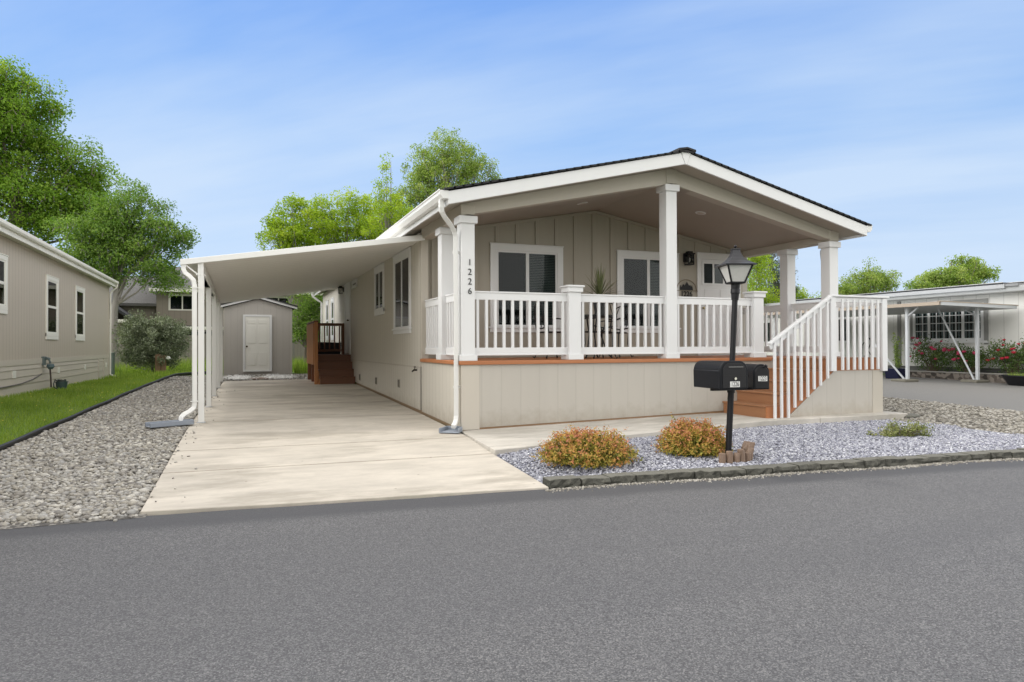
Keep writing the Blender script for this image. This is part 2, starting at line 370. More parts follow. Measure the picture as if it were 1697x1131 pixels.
# concrete: broom-finished, with stains that belong to the slab
def concrete(name, c, joints=()):
    m, nt, b = nodes(name); p = pos(nt)
    a = noise(nt, pos(nt, .7, 1.5, 1), 1.3, 9, .72); f = noise(nt, p, 26, 4); s = noise(nt, pos(nt, .5, 1.3, 1), .8, 9, .68)
    ar = N(nt, 'ShaderNodeMapRange'); nt.links.new(a, ar.inputs[0]); ar.inputs[1].default_value = .32; ar.inputs[2].default_value = .66; a = ar.outputs[0]
    col = mixc(nt, a, tuple(x*.76 for x in c), tuple(x*1.14 for x in c))
    st = N(nt, 'ShaderNodeMapRange', interpolation_type='SMOOTHSTEP'); nt.links.new(s, st.inputs[0]); st.inputs[1].default_value = .48; st.inputs[2].default_value = .62
    col = mixc(nt, mul(nt, st.outputs[0], .62), col, tuple(x*y for x, y in zip(c, (.52, .51, .48))))
    col = mixc(nt, mul(nt, f, .22), col, tuple(x*.72 for x in c))
    sp_ = N(nt, 'ShaderNodeTexVoronoi', i_Scale=3.1); nt.links.new(p, sp_.inputs['Vector'])
    dots = N(nt, 'ShaderNodeMapRange'); nt.links.new(sp_.outputs['Distance'], dots.inputs[0]); dots.inputs[1].default_value = .03; dots.inputs[2].default_value = .05; dots.inputs[3].default_value = .5; dots.inputs[4].default_value = 0
    col = mixc(nt, dots.outputs[0], col, (.12, .10, .07))
    if joints:                                                         # dirt packed in the joints
        sq_ = N(nt, 'ShaderNodeSeparateXYZ'); nt.links.new(p, sq_.inputs[0])
        vv = mul(nt, sq_.outputs[1], mul(nt, mul(nt, sq_.outputs[0], 3.68, 'ADD'), .0326), 'ADD')
        for j in joints:
            dj = mul(nt, mul(nt, vv, j + .06, 'SUBTRACT'), 0, 'ABSOLUTE'); mj = N(nt, 'ShaderNodeMapRange'); nt.links.new(mul(nt, dj, mul(nt, f, .04), 'ADD'), mj.inputs[0])
            mj.inputs[1].default_value = .03; mj.inputs[2].default_value = .06; mj.inputs[3].default_value = .38; mj.inputs[4].default_value = 0
            col = mixc(nt, mj.outputs[0], col, (.16, .12, .085))
    nt.links.new(col, b.inputs['Base Color']); b.inputs['Roughness'].default_value = .85
    bump(nt, b, noise(nt, pos(nt, 14, 1.5, 1), 20, 4), .12, .006); return m
CONC = concrete('concrete', (.52, .475, .41), (-1.75, -.42, 2.3, 4.7, 7.1, 9.4)); CONC2 = concrete('walkway_concrete', (.52, .49, .44))
slab = MB()
jv = [None, -1.75, -.42, 2.3, 4.7, 7.1, 9.4, None]
for k in range(7):
    a, c = jv[k], jv[k+1]; e = .010
    def L(v): return float(drv_u(v))
    def Rr(v): return float(np.interp(v, [-3.65, -1.85, 0, 9.4, 9.45, 11.75], [-.30, -.19, -.012, -.012, -.3, -.85]))
    if a is None: q = [(-3.68, -3.235), (-2.6, -3.37), (-1.2, -3.49), (-.30, -3.60)]
    else: q = [(L(a + .06), a + .06 + e), (Rr(a - .06), a - .06 + e)]
    if c is None: q2 = [(-.85, 11.74), (-3.36, 11.61)]
    else: q2 = [(Rr(c - .06), c - .06 - e), (L(c + .06), c + .06 - e)]
    if k == 0: q2 = [(-.19, -1.85)] + q2
    P = q + q2; nn = len(P)
    slab.add([(x, y, g(x, y)) for x, y in P] + [(x, y, g(x, y) - .16) for x, y in P],
             [tuple(range(nn)), tuple(range(nn, 2*nn))[::-1]] + [(i, nn+i, nn+(i+1) % nn, (i+1) % nn) for i in range(nn)])
tag(slab.build('driveway', CONC, bevel=.006), kind='structure')
wk = MB()
ju = [-.19, 1.75, 3.55, 5.4, 7.25]
for a, c in zip(ju[:-1], ju[1:]):
    xs = np.linspace(a + .004, c - .004, 6); P = [(x, float(walk_v(x))) for x in xs] + [(c - .004, .02), (max(a + .004, -.01), .02)]
    nn = len(P)
    wk.add([(x, y, float(walk_z(x))) for x, y in P] + [(x, y, -.15) for x, y in P],
           [tuple(range(nn)), tuple(range(nn, 2*nn))[::-1]] + [(i, nn+i, nn+(i+1) % nn, (i+1) % nn) for i in range(nn)])
tag(wk.build('walkway', CONC2, bevel=.008), kind='structure')

# gravel: a bed sheet under thousands of real stones
bmt = bmesh.new(); bmesh.ops.create_icosphere(bmt, subdivisions=1, radius=1); bmt.verts.ensure_lookup_table()
ICO_V = np.array([v.co for v in bmt.verts]); ICO_F = np.array([[v.index for v in f.verts] for f in bmt.faces]); bmt.free()
def stones(name, P, z, r, flat, mat, jag=.12, parent=None):
    n = len(P); k = len(ICO_V)
    s = r[:, None] * np.stack([RNG.uniform(.75, 1.35, n), RNG.uniform(.6, 1.0, n), RNG.uniform(.7, 1.2, n)*flat], 1)
    V = ICO_V[None] * (1 + RNG.normal(0, jag, (n, k, 1))) * s[:, None, :]
    a = RNG.uniform(0, 6.283, n); t = RNG.normal(0, .3, n)
    ct, st_ = np.cos(t)[:, None], np.sin(t)[:, None]
    y, zz = V[..., 1]*ct - V[..., 2]*st_, V[..., 1]*st_ + V[..., 2]*ct
    ca, sa = np.cos(a)[:, None], np.sin(a)[:, None]
    W = np.stack([V[..., 0]*ca - y*sa, V[..., 0]*sa + y*ca, zz], -1)
    W += np.concatenate([P, z[:, None]], 1)[:, None, :]
    F = (ICO_F[None] + (np.arange(n)*k)[:, None, None]).reshape(-1, 3)
    return np_mesh(name, W.reshape(-1, 3), F, mat, parent, smooth=jag < .15)
def stonemat(name, stops, rough=.75):
    m, nt, b = nodes(name); gm = N(nt, 'ShaderNodeNewGeometry')
    c = ramp(nt, gm.outputs['Random Per Island'], stops); n = noise(nt, pos(nt), 60, 4)
    nt.links.new(mixc(nt, mul(nt, n, .5), c, (.12, .11, .10)), b.inputs['Base Color']); b.inputs['Roughness'].default_value = rough; return m
RIVER = stonemat('river_pebble', [(0, (.19, .18, .17)), (.2, (.27, .25, .22)), (.45, (.41, .38, .32)), (.7, (.33, .325, .315)), (1, (.66, .63, .56))])
BLUES = stonemat('blue_crushed_stone', [(0, (.17, .175, .22)), (.25, (.28, .29, .365)), (.6, (.42, .43, .50)), (1, (.66, .67, .72))])
TANS = stonemat('tan_pebble', [(0, (.14, .13, .11)), (.4, (.27, .25, .21)), (.8, (.42, .395, .34)), (1, (.52, .50, .46))])
WHITES = stonemat('white_pebble', [(0, (.5, .5, .49)), (1, (.8, .8, .79))])
RIVERB = ground_mat('pebble_bed', [(.1, (.07, .065, .06)), (.5, (.15, .14, .125)), (.9, (.25, .235, .21))], 24, True, bstr=.8)
BLUEB = ground_mat('blue_gravel_bed', [(.1, (.12, .125, .15)), (.5, (.26, .27, .32)), (.9, (.45, .46, .50))], 55, True, bstr=.8)
TANB = ground_mat('tan_gravel_bed', [(.1, (.12, .11, .095)), (.5, (.24, .225, .19)), (.9, (.40, .38, .33))], 34, True, bstr=.8)
def strip(name, vs, lf, rf, zf, mat, nu=5):
    V, T = np.meshgrid(vs, np.linspace(0, 1, nu), indexing='ij'); U = lf(V) + (rf(V) - lf(V))*T
    P = np.stack([U, V, zf(U, V)], -1).reshape(-1, 3); i = np.arange(len(P)).reshape(len(vs), nu)
    return np_mesh(name, P, np.stack([i[:-1, :-1], i[:-1, 1:], i[1:, 1:], i[1:, :-1]], -1).reshape(-1, 4), mat, smooth=True)
lv = np.concatenate([np.arange(-3.35, 12, .35), np.arange(12, 15.0, .35)])
tag(strip('pebble_path', lv, lambda v: edge_u(v), lambda v: np.where(v < 11.6, drv_u(np.minimum(v, 11.6)) + .05, 3.0), lambda u, v: G(u, v) - .022, RIVERB, 9), kind='structure')
def sample(n, f): 
    out = []
    while sum(map(len, out)) < n:
        out.append(f(n))
    return np.concatenate(out)[:n]
def left_pts(n, v0, v1):
    v = RNG.uniform(v0, v1, n); v = v0 + (v1-v0)*((v-v0)/(v1-v0))**1.25
    lo, hi = edge_u(v) + .04, np.where(v < 11.6, drv_u(np.minimum(v, 11.6)) - .02, -.5)
    u = RNG.uniform(lo, hi); P = np.stack([u, v], 1)
    return P[(v > road_v(u) + .03)]
P1 = sample(21000, lambda n: left_pts(n, -3.4, 4.2)); P2 = sample(13000, lambda n: left_pts(n, 4.2, 14.3))
P = np.concatenate([P1, P2]); r = np.concatenate([RNG.gamma(6, .0034, len(P1)).clip(.010, .046), RNG.uniform(.018, .036, len(P2))])
tag(stones('pebbles', P, G(P[:, 0], P[:, 1]) - .012 + RNG.uniform(-.006, .016, len(P)), r, .55, RIVER, .10), kind='stuff')
# stones strayed onto the road edge and the slab
u = RNG.uniform(-6, -3.7, 260); P = np.stack([u, road_v(u) - RNG.exponential(.03, 260) + .03], 1); v = RNG.uniform(-3, 9, 70)
P = np.concatenate([P, np.stack([drv_u(v) + RNG.exponential(.10, 70), v], 1)]); zs_ = np.concatenate([np.full(260, -.092), G(P[260:, 0], P[260:, 1]) + .006])
tag(stones('stray_pebbles', P, zs_, np.concatenate([RNG.uniform(.012, .032, 260), RNG.uniform(.008, .02, 70)]), .55, RIVER, .10), kind='stuff')
bed_l = lambda v: np.interp(v, [-4, -3.6, -1.85], [-.31, -.29, -.19])
def bed_z(u, v): return -.012 - (1 - ss((np.asarray(u)+.3)/.8))*(.012 + .0225*np.clip(-np.asarray(v), 0, 4) - .012) + .02*ss((np.asarray(u)-1)/4)*ss((v+3.2)/1.6) - .028*(1 - ss((np.asarray(v) - road_v(u) - .2)/.5))
us_ = np.linspace(-.3, 7.0, 30); T = np.linspace(0, 1, 9)
Pb = np.array([[[u_, float(road_v(u_)) + .16 + (float(walk_v(u_)) + .05 - float(road_v(u_)) - .16)*t] for t in T] for u_ in us_])
Pb = np.concatenate([Pb, (bed_z(Pb[..., 0], Pb[..., 1]) - .012)[..., None]], -1)
i = np.arange(30*9).reshape(30, 9)
tag(np_mesh('blue_gravel_bed', Pb.reshape(-1, 3), np.stack([i[:-1, :-1], i[1:, :-1], i[1:, 1:], i[:-1, 1:]], -1).reshape(-1, 4), BLUEB, smooth=True), kind='structure')
def bed_pts(n):
    u = RNG.uniform(-.3, 7.1, n); v = RNG.uniform(-4.3, -1.2, n)
    return np.stack([u, v], 1)[(v > road_v(u) + .2) & (v < walk_v(u)) & (u > bed_l(v) + .02) & (u < 6.85 + .12*np.sin(v*5) + RNG.normal(0, .06, n))]
P = sample(38000, bed_pts)
tag(stones('blue_gravel', P, bed_z(P[:, 0], P[:, 1]) - .004 + RNG.uniform(-.004, .012, len(P)), RNG.uniform(.008, .018, len(P)), .7, BLUES, .2), kind='stuff')
tag(grid('tan_gravel_bed', np.linspace(6.8, 9.95, 8), np.concatenate([np.arange(-4.4, 6, .5), np.arange(6, 20, 2)]), lambda u, v: G(u, v) - .008 + 0*u, TANB), kind='structure')
def tan_pts(n):
    u = RNG.uniform(6.75, 9.95, n); v = RNG.uniform(-4.4, 5.5, n)
    return np.stack([u, v], 1)[(v > road_v(u) + .18) & ((u > 7.2) | (v < -1.4)) & (u > 6.85 + RNG.normal(0, .08, n))]
P = sample(11000, tan_pts)
tag(stones('tan_pebbles', P, G(P[:, 0], P[:, 1]) + RNG.uniform(-.006, .012, len(P)), RNG.uniform(.018, .034, len(P)), .6, TANS, .12), kind='stuff')
# fine grit washed out in front of the kerb stones
u = RNG.uniform(-.36, 11, 5600); P = np.stack([u, road_v(u) - np.abs(RNG.normal(0, .055, 5600)) + .01 + .03*np.sin(u*3.1)], 1)
tag(stones('kerb_grit', P, np.full(len(P), -.098), RNG.uniform(.004, .012, len(P)), .8, TANS, .2), kind='stuff')
# white stones either side of the doormat at the shed
P = np.concatenate([RNG.normal((-2.95, 12.7), (.17, .5), (900, 2)), RNG.normal((-1.80, 12.7), (.2, .5), (950, 2))]); P = P[(P[:, 1] > 11.8) & (P[:, 1] < 14.4)]
tag(stones('white_pebbles', P, G(P[:, 0], P[:, 1]) + .02, RNG.uniform(.02, .04, len(P)), .6, WHITES, .12), kind='stuff')

# kerb of rough split stone blocks
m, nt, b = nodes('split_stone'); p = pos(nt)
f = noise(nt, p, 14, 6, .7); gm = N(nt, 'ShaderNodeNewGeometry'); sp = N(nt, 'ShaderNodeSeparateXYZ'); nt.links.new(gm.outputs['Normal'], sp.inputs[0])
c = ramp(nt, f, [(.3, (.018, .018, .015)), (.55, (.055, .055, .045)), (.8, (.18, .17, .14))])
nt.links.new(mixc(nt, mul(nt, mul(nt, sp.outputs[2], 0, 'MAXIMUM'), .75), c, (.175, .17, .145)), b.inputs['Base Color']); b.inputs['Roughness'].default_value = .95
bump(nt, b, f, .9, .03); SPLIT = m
x = -.285; rb = random.Random(5)
kl = 'rough grey stone block in the long low row edging the gravel bed'
while x < 13.5:
    L_ = rb.uniform(.27, .34); y0 = float(road_v(x)) + .02 + rb.uniform(-.008, .008); y1 = float(road_v(x + L_)) + .02
    mb = MB(); h = rb.uniform(.012, .028); dpt = .19
    P = [(x + .004, y0), (x + L_ - .004, y1 + rb.uniform(-.01, .01)), (x + L_ - .004 + .012, y1 + dpt), (x + .012, y0 + dpt)]
    h -= .045; cols = 5; rowsz = (-.14, -.10, -.07, h - .004)
    ring = []                                                          # split face: rough front, straight back
    for j, zz in enumerate(rowsz):
        fr_ = [(P[0][0] + (P[1][0] - P[0][0])*i/cols, P[0][1] + (P[1][1] - P[0][1])*i/cols + (rb.uniform(-.012, .010) if 0 < j < 3 else .010*(j == 3) + rb.uniform(-.004, .004)), zz + (rb.uniform(-.006, .006) if j == 3 else 0)) for i in range(cols + 1)]
        ring.append(fr_ + [(P[2][0], P[2][1] + rb.uniform(-.006, .006), zz), (P[3][0], P[3][1] + rb.uniform(-.006, .006), zz)])
    k_ = cols + 3; mb.add([q for r_ in ring for q in r_], [(j*k_ + i, j*k_ + (i+1) % k_, (j+1)*k_ + (i+1) % k_, (j+1)*k_ + i) for j in range(3) for i in range(k_)] + [tuple(range(k_))[::-1], tuple(range(3*k_, 4*k_))])
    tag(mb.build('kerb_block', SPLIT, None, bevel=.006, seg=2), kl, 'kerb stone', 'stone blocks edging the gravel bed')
    x += L_

# plastic strip between lawn and pebbles
e = MB(); pts = [(float(edge_u(v)) + .012*math.sin(v*2.3), v) for v in np.arange(-3.3, 17, .4)]
e.tube([(a, c_, g(a, c_) + .035) for a, c_ in pts], .028, 6)
for (a, c_), (a2, c2) in zip(pts[:-1], pts[1:]): e.add([(a-.008, c_, g(a, c_)-.06), (a2-.008, c2, g(a2, c2)-.06), (a2-.008, c2, g(a2, c2)+.04), (a-.008, c_, g(a, c_)+.04), (a+.008, c_, g(a, c_)-.06), (a2+.008, c2, g(a2, c2)-.06), (a2+.008, c2, g(a2, c2)+.04), (a+.008, c_, g(a, c_)+.04)], [(0,1,2,3),(7,6,5,4),(0,4,5,1),(3,2,6,7)])
tag(e.build('garden_edging', PVC), 'black plastic edging strip between the lawn and the pebble path', 'edging')

# ------------------------------------------------------------------ plants: helpers
def blades(name, P, z, h, wd, mat, lean=.35, tint=None):
    n = len(P); a = RNG.uniform(0, 6.283, n); l = np.abs(RNG.normal(0, lean, n))*h
    d = np.stack([np.cos(a), np.sin(a)], 1); b2 = RNG.uniform(0, 6.283, n); s = np.stack([np.cos(b2), np.sin(b2)], 1)*wd[:, None]*.5
    base = np.concatenate([P, z[:, None]], 1)
    V = np.empty((n, 3, 3)); V[:, 0] = base; V[:, 0, :2] -= s; V[:, 1] = base; V[:, 1, :2] += s
    V[:, 2] = base; V[:, 2, :2] += d*l[:, None]; V[:, 2, 2] += h
    if tint is None: tint = RNG.uniform(0, 1, n)
    return np_mesh(name, V.reshape(-1, 3), np.arange(3*n).reshape(n, 3), mat, attrs={'tint': np.repeat(tint, 3)})
def leaf_quads(C, Nn, size, aspect=.55, fold=.15):
    n = len(C); Nn = Nn/np.maximum(np.linalg.norm(Nn, axis=1, keepdims=True), 1e-6)
    t = RNG.normal(size=(n, 3)); t -= Nn*(t*Nn).sum(1, keepdims=True); t /= np.maximum(np.linalg.norm(t, axis=1, keepdims=True), 1e-6)
    b = np.cross(Nn, t); s = size[:, None]
    V = np.stack([C - t*s*.5, C + b*s*aspect*.5 + Nn*s*fold, C + t*s*.5, C - b*s*aspect*.5 + Nn*s*fold], 1)
    return V.reshape(-1, 3), np.arange(4*n).reshape(n, 4)
def blob_points(blobs, n, shell=.45):
    """clump centres through the blobs' volume, biased to the outside"""
    vol = np.array([b[3]*b[4]*b[5] for b in blobs])**(2/3); idx = RNG.choice(len(blobs), n, p=vol/vol.sum())
    B = np.array([b for b in blobs])[idx]
    d = RNG.normal(size=(n, 3)); d /= np.linalg.norm(d, axis=1, keepdims=True)
    r = RNG.uniform(0, 1, n)**shell
    return B[:, :3] + d*r[:, None]*B[:, 3:6], d
def tree(name, label, cat, base, blobs, n_clump, per, lsize, lmat, bark, trunk_r, spread=.28, fork=None, aspect=.6, group=None, sig_z=.7, limbs=26, shell=.45, up=.6, lean=(0, 0), tintvar=.3):
    t = thing(name, base, label, cat, group); bx, by, bz = base
    Cc, D = blob_points(blobs, n_clump, shell)
    ctr = np.array([b[:3] for b in blobs]).mean(0); top = max(b[2] + b[5]*.4 for b in blobs)
    if fork is None: fork = bz + (min(b[2] - b[5] for b in blobs) - bz)*.9
    fk = np.array([bx + lean[0], by + lean[1], max(fork, bz + .3)])
    mb = MB()
    mb.tube([(bx, by, bz - .25), (bx, by, bz + .02), tuple((np.array([bx, by, bz]) + fk)/2 + RNG.normal(0, .03, 3)), tuple(fk), tuple(fk + (np.array([ctr[0], ctr[1], top]) - fk)*.5 + RNG.normal(0, .08, 3)), (ctr[0], ctr[1], top)],
            [trunk_r*1.35, trunk_r*1.2, trunk_r, trunk_r*.85, trunk_r*.45, trunk_r*.08], 9)
    order = RNG.permutation(n_clump)[:limbs]
    for k in order:
        q = Cc[k]; f = RNG.uniform(0, .6); s = fk + (np.array([ctr[0], ctr[1], top]) - fk)*f*RNG.uniform(.5, 1)
        mid = s + (q - s)*.5 + np.array([0, 0, -.06*np.linalg.norm(q - s)]) + RNG.normal(0, .05, 3)*np.linalg.norm(q - s)
        mb.tube([tuple(s), tuple(mid), tuple(q)], [trunk_r*.34, trunk_r*.2, trunk_r*.05], 5, cap=False)
    for k in range(n_clump):                                           # twigs inside each clump
        d2 = RNG.normal(0, 1, 3); q = Cc[k]; mb.tube([tuple(q - np.array([0, 0, spread*.9]) - d2*spread*.2), tuple(q), tuple(q + d2*spread*.7)], [trunk_r*.09, trunk_r*.06, trunk_r*.02], 3, cap=False)
    mb.build('trunk', bark, t, smooth=True)
    n = n_clump*per; ci = np.repeat(np.arange(n_clump), per)
    sp_ = spread*RNG.uniform(.6, 1.35, n_clump)[ci]
    gs = RNG.normal(size=(n, 3)); gs *= np.minimum(1, 1.55/np.maximum(np.linalg.norm(gs, axis=1, keepdims=True), .01))
    P = Cc[ci] + gs*sp_[:, None]*np.array([1, 1, sig_z])*1.15
    nn = RNG.normal(size=(n, 3)) + np.array([0, 0, up]) + D[ci]*.4
    V, F = leaf_quads(P, nn, lsize*RNG.uniform(.6, 1.3, n), aspect)
    tint = np.clip(.5 + RNG.normal(0, tintvar, n_clump), 0, 1)[ci]
    np_mesh('crown', V, F, lmat, t, attrs={'tint': np.repeat(tint, 4)})
    return t
BARK = wood('bark', (.13, .105, .085), 'z', var=.4); BARKG = wood('grey_bark', (.22, .20, .18), 'z', var=.35)
L_MAPLE = leafmat('maple_leaf', [(0, (.10, .20, .02)), (.5, (.20, .34, .04)), (1, (.36, .47, .08))], .5)
L_DARK = leafmat('dark_leaf', [(0, (.08, .17, .03)), (.5, (.17, .29, .05)), (1, (.34, .45, .11))], .48)
L_YEL = leafmat('spring_leaf', [(0, (.18, .30, .02)), (.5, (.34, .48, .035)), (1, (.54, .60, .08))], .55)
L_GREY = leafmat('grey_leaf', [(0, (.08, .10, .055)), (.5, (.19, .23, .14)), (1, (.42, .46, .33))], .2)
L_MID = leafmat('mid_leaf', [(0, (.13, .21, .035)), (.5, (.26, .37, .08)), (1, (.46, .51, .17))], .5)
L_CONE = leafmat('conifer_needle', [(0, (.03, .055, .03)), (1, (.10, .14, .075))], .15)
L_GRASS = leafmat('grass_blade', [(0, (.13, .21, .03)), (.5, (.25, .36, .055)), (1, (.42, .48, .13))], .5)

# ------------------------------------------------------------------ the manufactured house
HW = 7.19; RID = 3.58; VB = 2.40; END = 17.4; DK = 1.01
H = thing('manufactured_house', (0, 0, 0), 'greige manufactured house with white railed front porch and black gable shingles, number 1226', 'house')
SL = .2355
fb = lambda u: 3.158 + SL*(RID + .307 - abs(u - RID)) - 0*u if True else 0          # lower edge of the rake board
fb = lambda u: 3.158 + SL*((RID + .307) - abs(u - RID))
ftop = lambda u: fb(u) + .19
UL, UR = -.307, HW + .26
# walls
w_ = MB().box(0, .12, VB, END, .86, 3.22)
w_.build('wall', SIDE_V, H)
MB().box(HW-.12, HW, VB, END, .05, 3.22).build('wall', SIDE_V, H)
MB().prism([(0.002, .05), (HW-.002, .05), (HW-.002, 3.2), (RID, 3.95), (0.002, 3.2)], 'y', END-.12, END-.002).build('wall', GREIGE, H)
sk = MB()
for a, c in zip([VB, 4.82, 7.24, 9.66, 12.1, 14.5], [4.82, 7.24, 9.66, 12.1, 14.5, END]): sk.box(-.006, .1, a + .003, c - .003, g(0, a) + .07 if a < 4 else .28 if a < 12 else .36, .845)
# the panels below the siding follow the rising ground
sk = MB()
for a, c in zip([VB, 4.82, 7.24, 9.66, 12.1, 14.5], [4.82, 7.24, 9.66, 12.1, 14.5, END]):
    sk.prism([(a + .003, g(0, a) + .045), (c - .003, g(0, c) + .045), (c - .003, .846), (a + .003, .846)], 'x', -.006, .1)
sk.build('skirting', SIDE_V, H, bevel=.003)
MB().box(-.012, .02, VB, END, .846, .862).build('band_board', GREIGE, H)
sill = MB()
for a, c in zip([0, 2.4, 4.8, 7.2], [2.4, 4.8, 7.2, 9.5]): sill.prism([(a, g(0, a) - .02), (c, g(0, c) - .02), (c, g(0, c) + .05), (a, g(0, a) + .05)], 'x', .012, .09)
sill.build('sill_plate', wood('weathered_sill', (.25, .17, .10), 'y'), H)
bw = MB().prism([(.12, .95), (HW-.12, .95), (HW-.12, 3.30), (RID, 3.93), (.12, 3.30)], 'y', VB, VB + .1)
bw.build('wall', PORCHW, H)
bt = MB()
for k in range(18):
    u = .235 + .4015*k
    if u > HW - .15: break
    top = 3.86 - .183*abs(u - 3.5) - .05
    z0 = DK
    for a, c, z1 in ((1.29, 2.80, 3.13), (3.95, 5.42, 3.13), (5.86, 6.90, 3.16)):
        if a - .03 < u < c + .03: z0 = z1
    bt.box(u - .032, u + .032, VB - .022, VB, z0, top)
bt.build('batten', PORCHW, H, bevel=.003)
fr = MB()                                                              # frieze under the ceiling
for s in (-1, 1):
    fr.prism([(3.5, 3.80), (3.5, 3.853), (3.5 + s*3.28, 3.853 - .183*3.28), (3.5 + s*3.28, 3.80 - .183*3.28)], 'y', VB - .026, VB - .001)
fr.box(.12, HW-.12, VB - .02, VB, DK, DK + .09)
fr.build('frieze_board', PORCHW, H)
# panelling seen through the open side, just behind the corner post
pn = MB().box(.003, .13, VB - .09, VB + .11, .86, 3.2)
pn.build('corner_board', GREIGE, H, bevel=.004)
# porch ceiling
ce = MB()
for s, ue in ((-1, .15), (1, HW - .15)):
    d = abs(ue - 3.5)
    ce.prism([(3.5, 3.86), (ue, 3.86 - .183*d), (ue, 3.88 - .183*d), (3.5, 3.88)], 'y', .03, VB)
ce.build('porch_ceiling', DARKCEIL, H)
for u, v in ((2.557, 1.15), (4.803, .85)):
    z = 3.86 - .183*abs(u - 3.5); s = -1 if u > 3.5 else 1
    nrm = Vector((.183*s, 0, -1)).normalized(); ax = Vector((0, 1, 0)); bx_ = nrm.cross(ax)
    for rr, h, mt, nm in ((.095, .006, WHITE, 'recessed_light'),):
        c = Vector((u, v, z)); mbq = MB()
        for r0, off in ((.095, .008),):
            ring = [c + nrm*off + (ax*math.cos(t) + bx_*math.sin(t))*r0 for t in np.linspace(0, 2*math.pi, 24, endpoint=False)]
            ring2 = [c + nrm*.0 + (ax*math.cos(t) + bx_*math.sin(t))*r0 for t in np.linspace(0, 2*math.pi, 24, endpoint=False)]
            mbq.add(ring + ring2, [tuple(range(24)), tuple(range(24, 48))] + [(i, (i+1) % 24, 24+(i+1) % 24, 24+i) for i in range(24)])
        rl = mbq.build(nm, WHITE, H)
        ring = [c + nrm*.011 + (ax*math.cos(t) + bx_*math.sin(t))*.062 for t in np.linspace(0, 2*math.pi, 20, endpoint=False)]
        ring2 = [p - nrm*.004 for p in ring]
        MB().add(ring + ring2, [tuple(range(20)), tuple(range(20, 40))] + [(i, (i+1) % 20, 20+(i+1) % 20, 20+i) for i in range(20)]).build('lamp_trim', plain('lamp_lens', (.55, .52, .46), .4), rl)
# beams under the roof
bm_ = MB()
bot = lambda u: 3.095 + .213*(RID - abs(u - RID))
for s in (-1, 1):
    e0 = 0 if s < 0 else HW
    bm_.prism([(RID, bot(RID)), (RID, fb(RID) + .03), (e0, fb(e0) + .03), (e0, bot(e0))], 'y', 0.0, .2)
bm_.build('porch_beam', GREIGE, H)
for a, c in ((0.0, .2), (HW - .2, HW)): MB().box(a, c, .2, VB - .09, 3.095, 3.33).build('porch_beam', GREIGE, H)
for u in (-.004, 3.48, HW - .202): MB().box(u, u + .206, -.012, .212, bot(u + .1) + .0, fb(min(max(u, .0), HW)) + .02 + (.02 if u == 3.48 else 0)).build('beam_block', GREIGE, H, bevel=.004)
# roof: soffit body, rake boards, shingles
so_ = MB()
for s in (-1, 1):
    e = UL + .03 if s < 0 else UR - .03
    so_.prism([(RID, fb(RID) + .035), (e, fb(e) + .035), (e, ftop(e) - .02), (RID, ftop(RID) - .02)], 'y', -.36, END + .3)
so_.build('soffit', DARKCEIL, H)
rk = MB()
for s in (-1, 1):
    e = UL if s < 0 else UR; a = RID + s*.09
    rk.prism([(a + s*-.075, fb(RID) - .0), (a, fb(a) + .19), (e, fb(e) + .178), (e, fb(e))], 'y', -.40, -.362)
rk.build('rake_board', WHITE, H, bevel=.004)
MB().prism([(RID - .012, fb(RID)-.004), (RID + .012, fb(RID)-.004), (RID + .09, fb(RID) + .185), (RID - .09, fb(RID) + .185)], 'y', -.407, -.365).build('peak_board', WHITE, H, bevel=.003)
sh = MB()
rows = 30
for s in (-1, 1):
    for k in range(rows):                                              # overlapping courses
        a = RID + s*(3.92*k/rows); c = RID + s*(3.92*(k+1)/rows + .03)
        za = fb(a) + .20; zc = fb(c) + .20
        sh.prism([(a, za), (c, zc), (c, zc + .027), (a, za + .021)], 'y', -.43, END + .33)
sh.box(RID - .13, RID + .13, -.44, END + .34, fb(RID) + .185, fb(RID) + .2)
for s in (-1, 1): sh.prism([(RID, fb(RID) + .235), (RID + s*.16, fb(RID) + .195), (RID + s*.16, fb(RID) + .232), (RID, fb(RID) + .262)], 'y', -.445, END + .34)
roof = sh.build('roof', SHINGLE, H)
# eaves boards and gutters
for s, e in ((-1, UL), (1, UR)):
    MB().box(e, e + .02*-s if s < 0 else e - .02, -.36, END + .3, fb(e), fb(e) + .175).build('fascia', WHITE, H)
    prof = [(0, 0), (.075, 0), (.118, .055), (.118, .11), (.105, .11), (.105, .06), (.07, .014), (0, .014)]
    z0 = fb(e) + .075
    MB().prism([(e + s*p[0], z0 + p[1]) for p in prof] + [(e, z0 + .11), (e + s*-.004, z0 + .11), (e + s*-.004, z0)], 'y', -.40, END + .25).build('gutter', GUTTER, H)
    MB().prism([(e, z0), (e + s*.075, z0), (e + s*.118, z0 + .055), (e + s*.118, z0 + .11), (e, z0 + .11)], 'y', -.404, -.398).build('gutter_end_cap', GUTTER, H)
    MB().prism([(e + s*.118, z0 + .105), (e + s*.130, z0 + .105), (e + s*.130, z0 + .122), (e + s*.118, z0 + .122)], 'y', -.402, END + .25).build('gutter_lip', GUTTER, H)
dn = MB().tube([(-.375, -.28, 3.24), (-.375, -.28, 3.13), (-.365, -.27, 3.08), (-.32, -.22, 3.03), (-.15, -.02, 2.93), (-.09, .045, 2.87), (-.062, .06, 2.80), (-.062, .06, 2.70), (-.062, .06, .30), (-.064, .055, .22), (-.082, .025, .145), (-.125, -.045, .10), (-.155, -.085, .085)], .047, 4, rot=math.pi/4)
dn.build('downspout', GUTTER, H, bevel=.012, seg=2)
for z in (2.55, .62): MB().box(-.108, -.0, .052, .068, z, z + .035).build('downspout_strap', GUTTER, H)
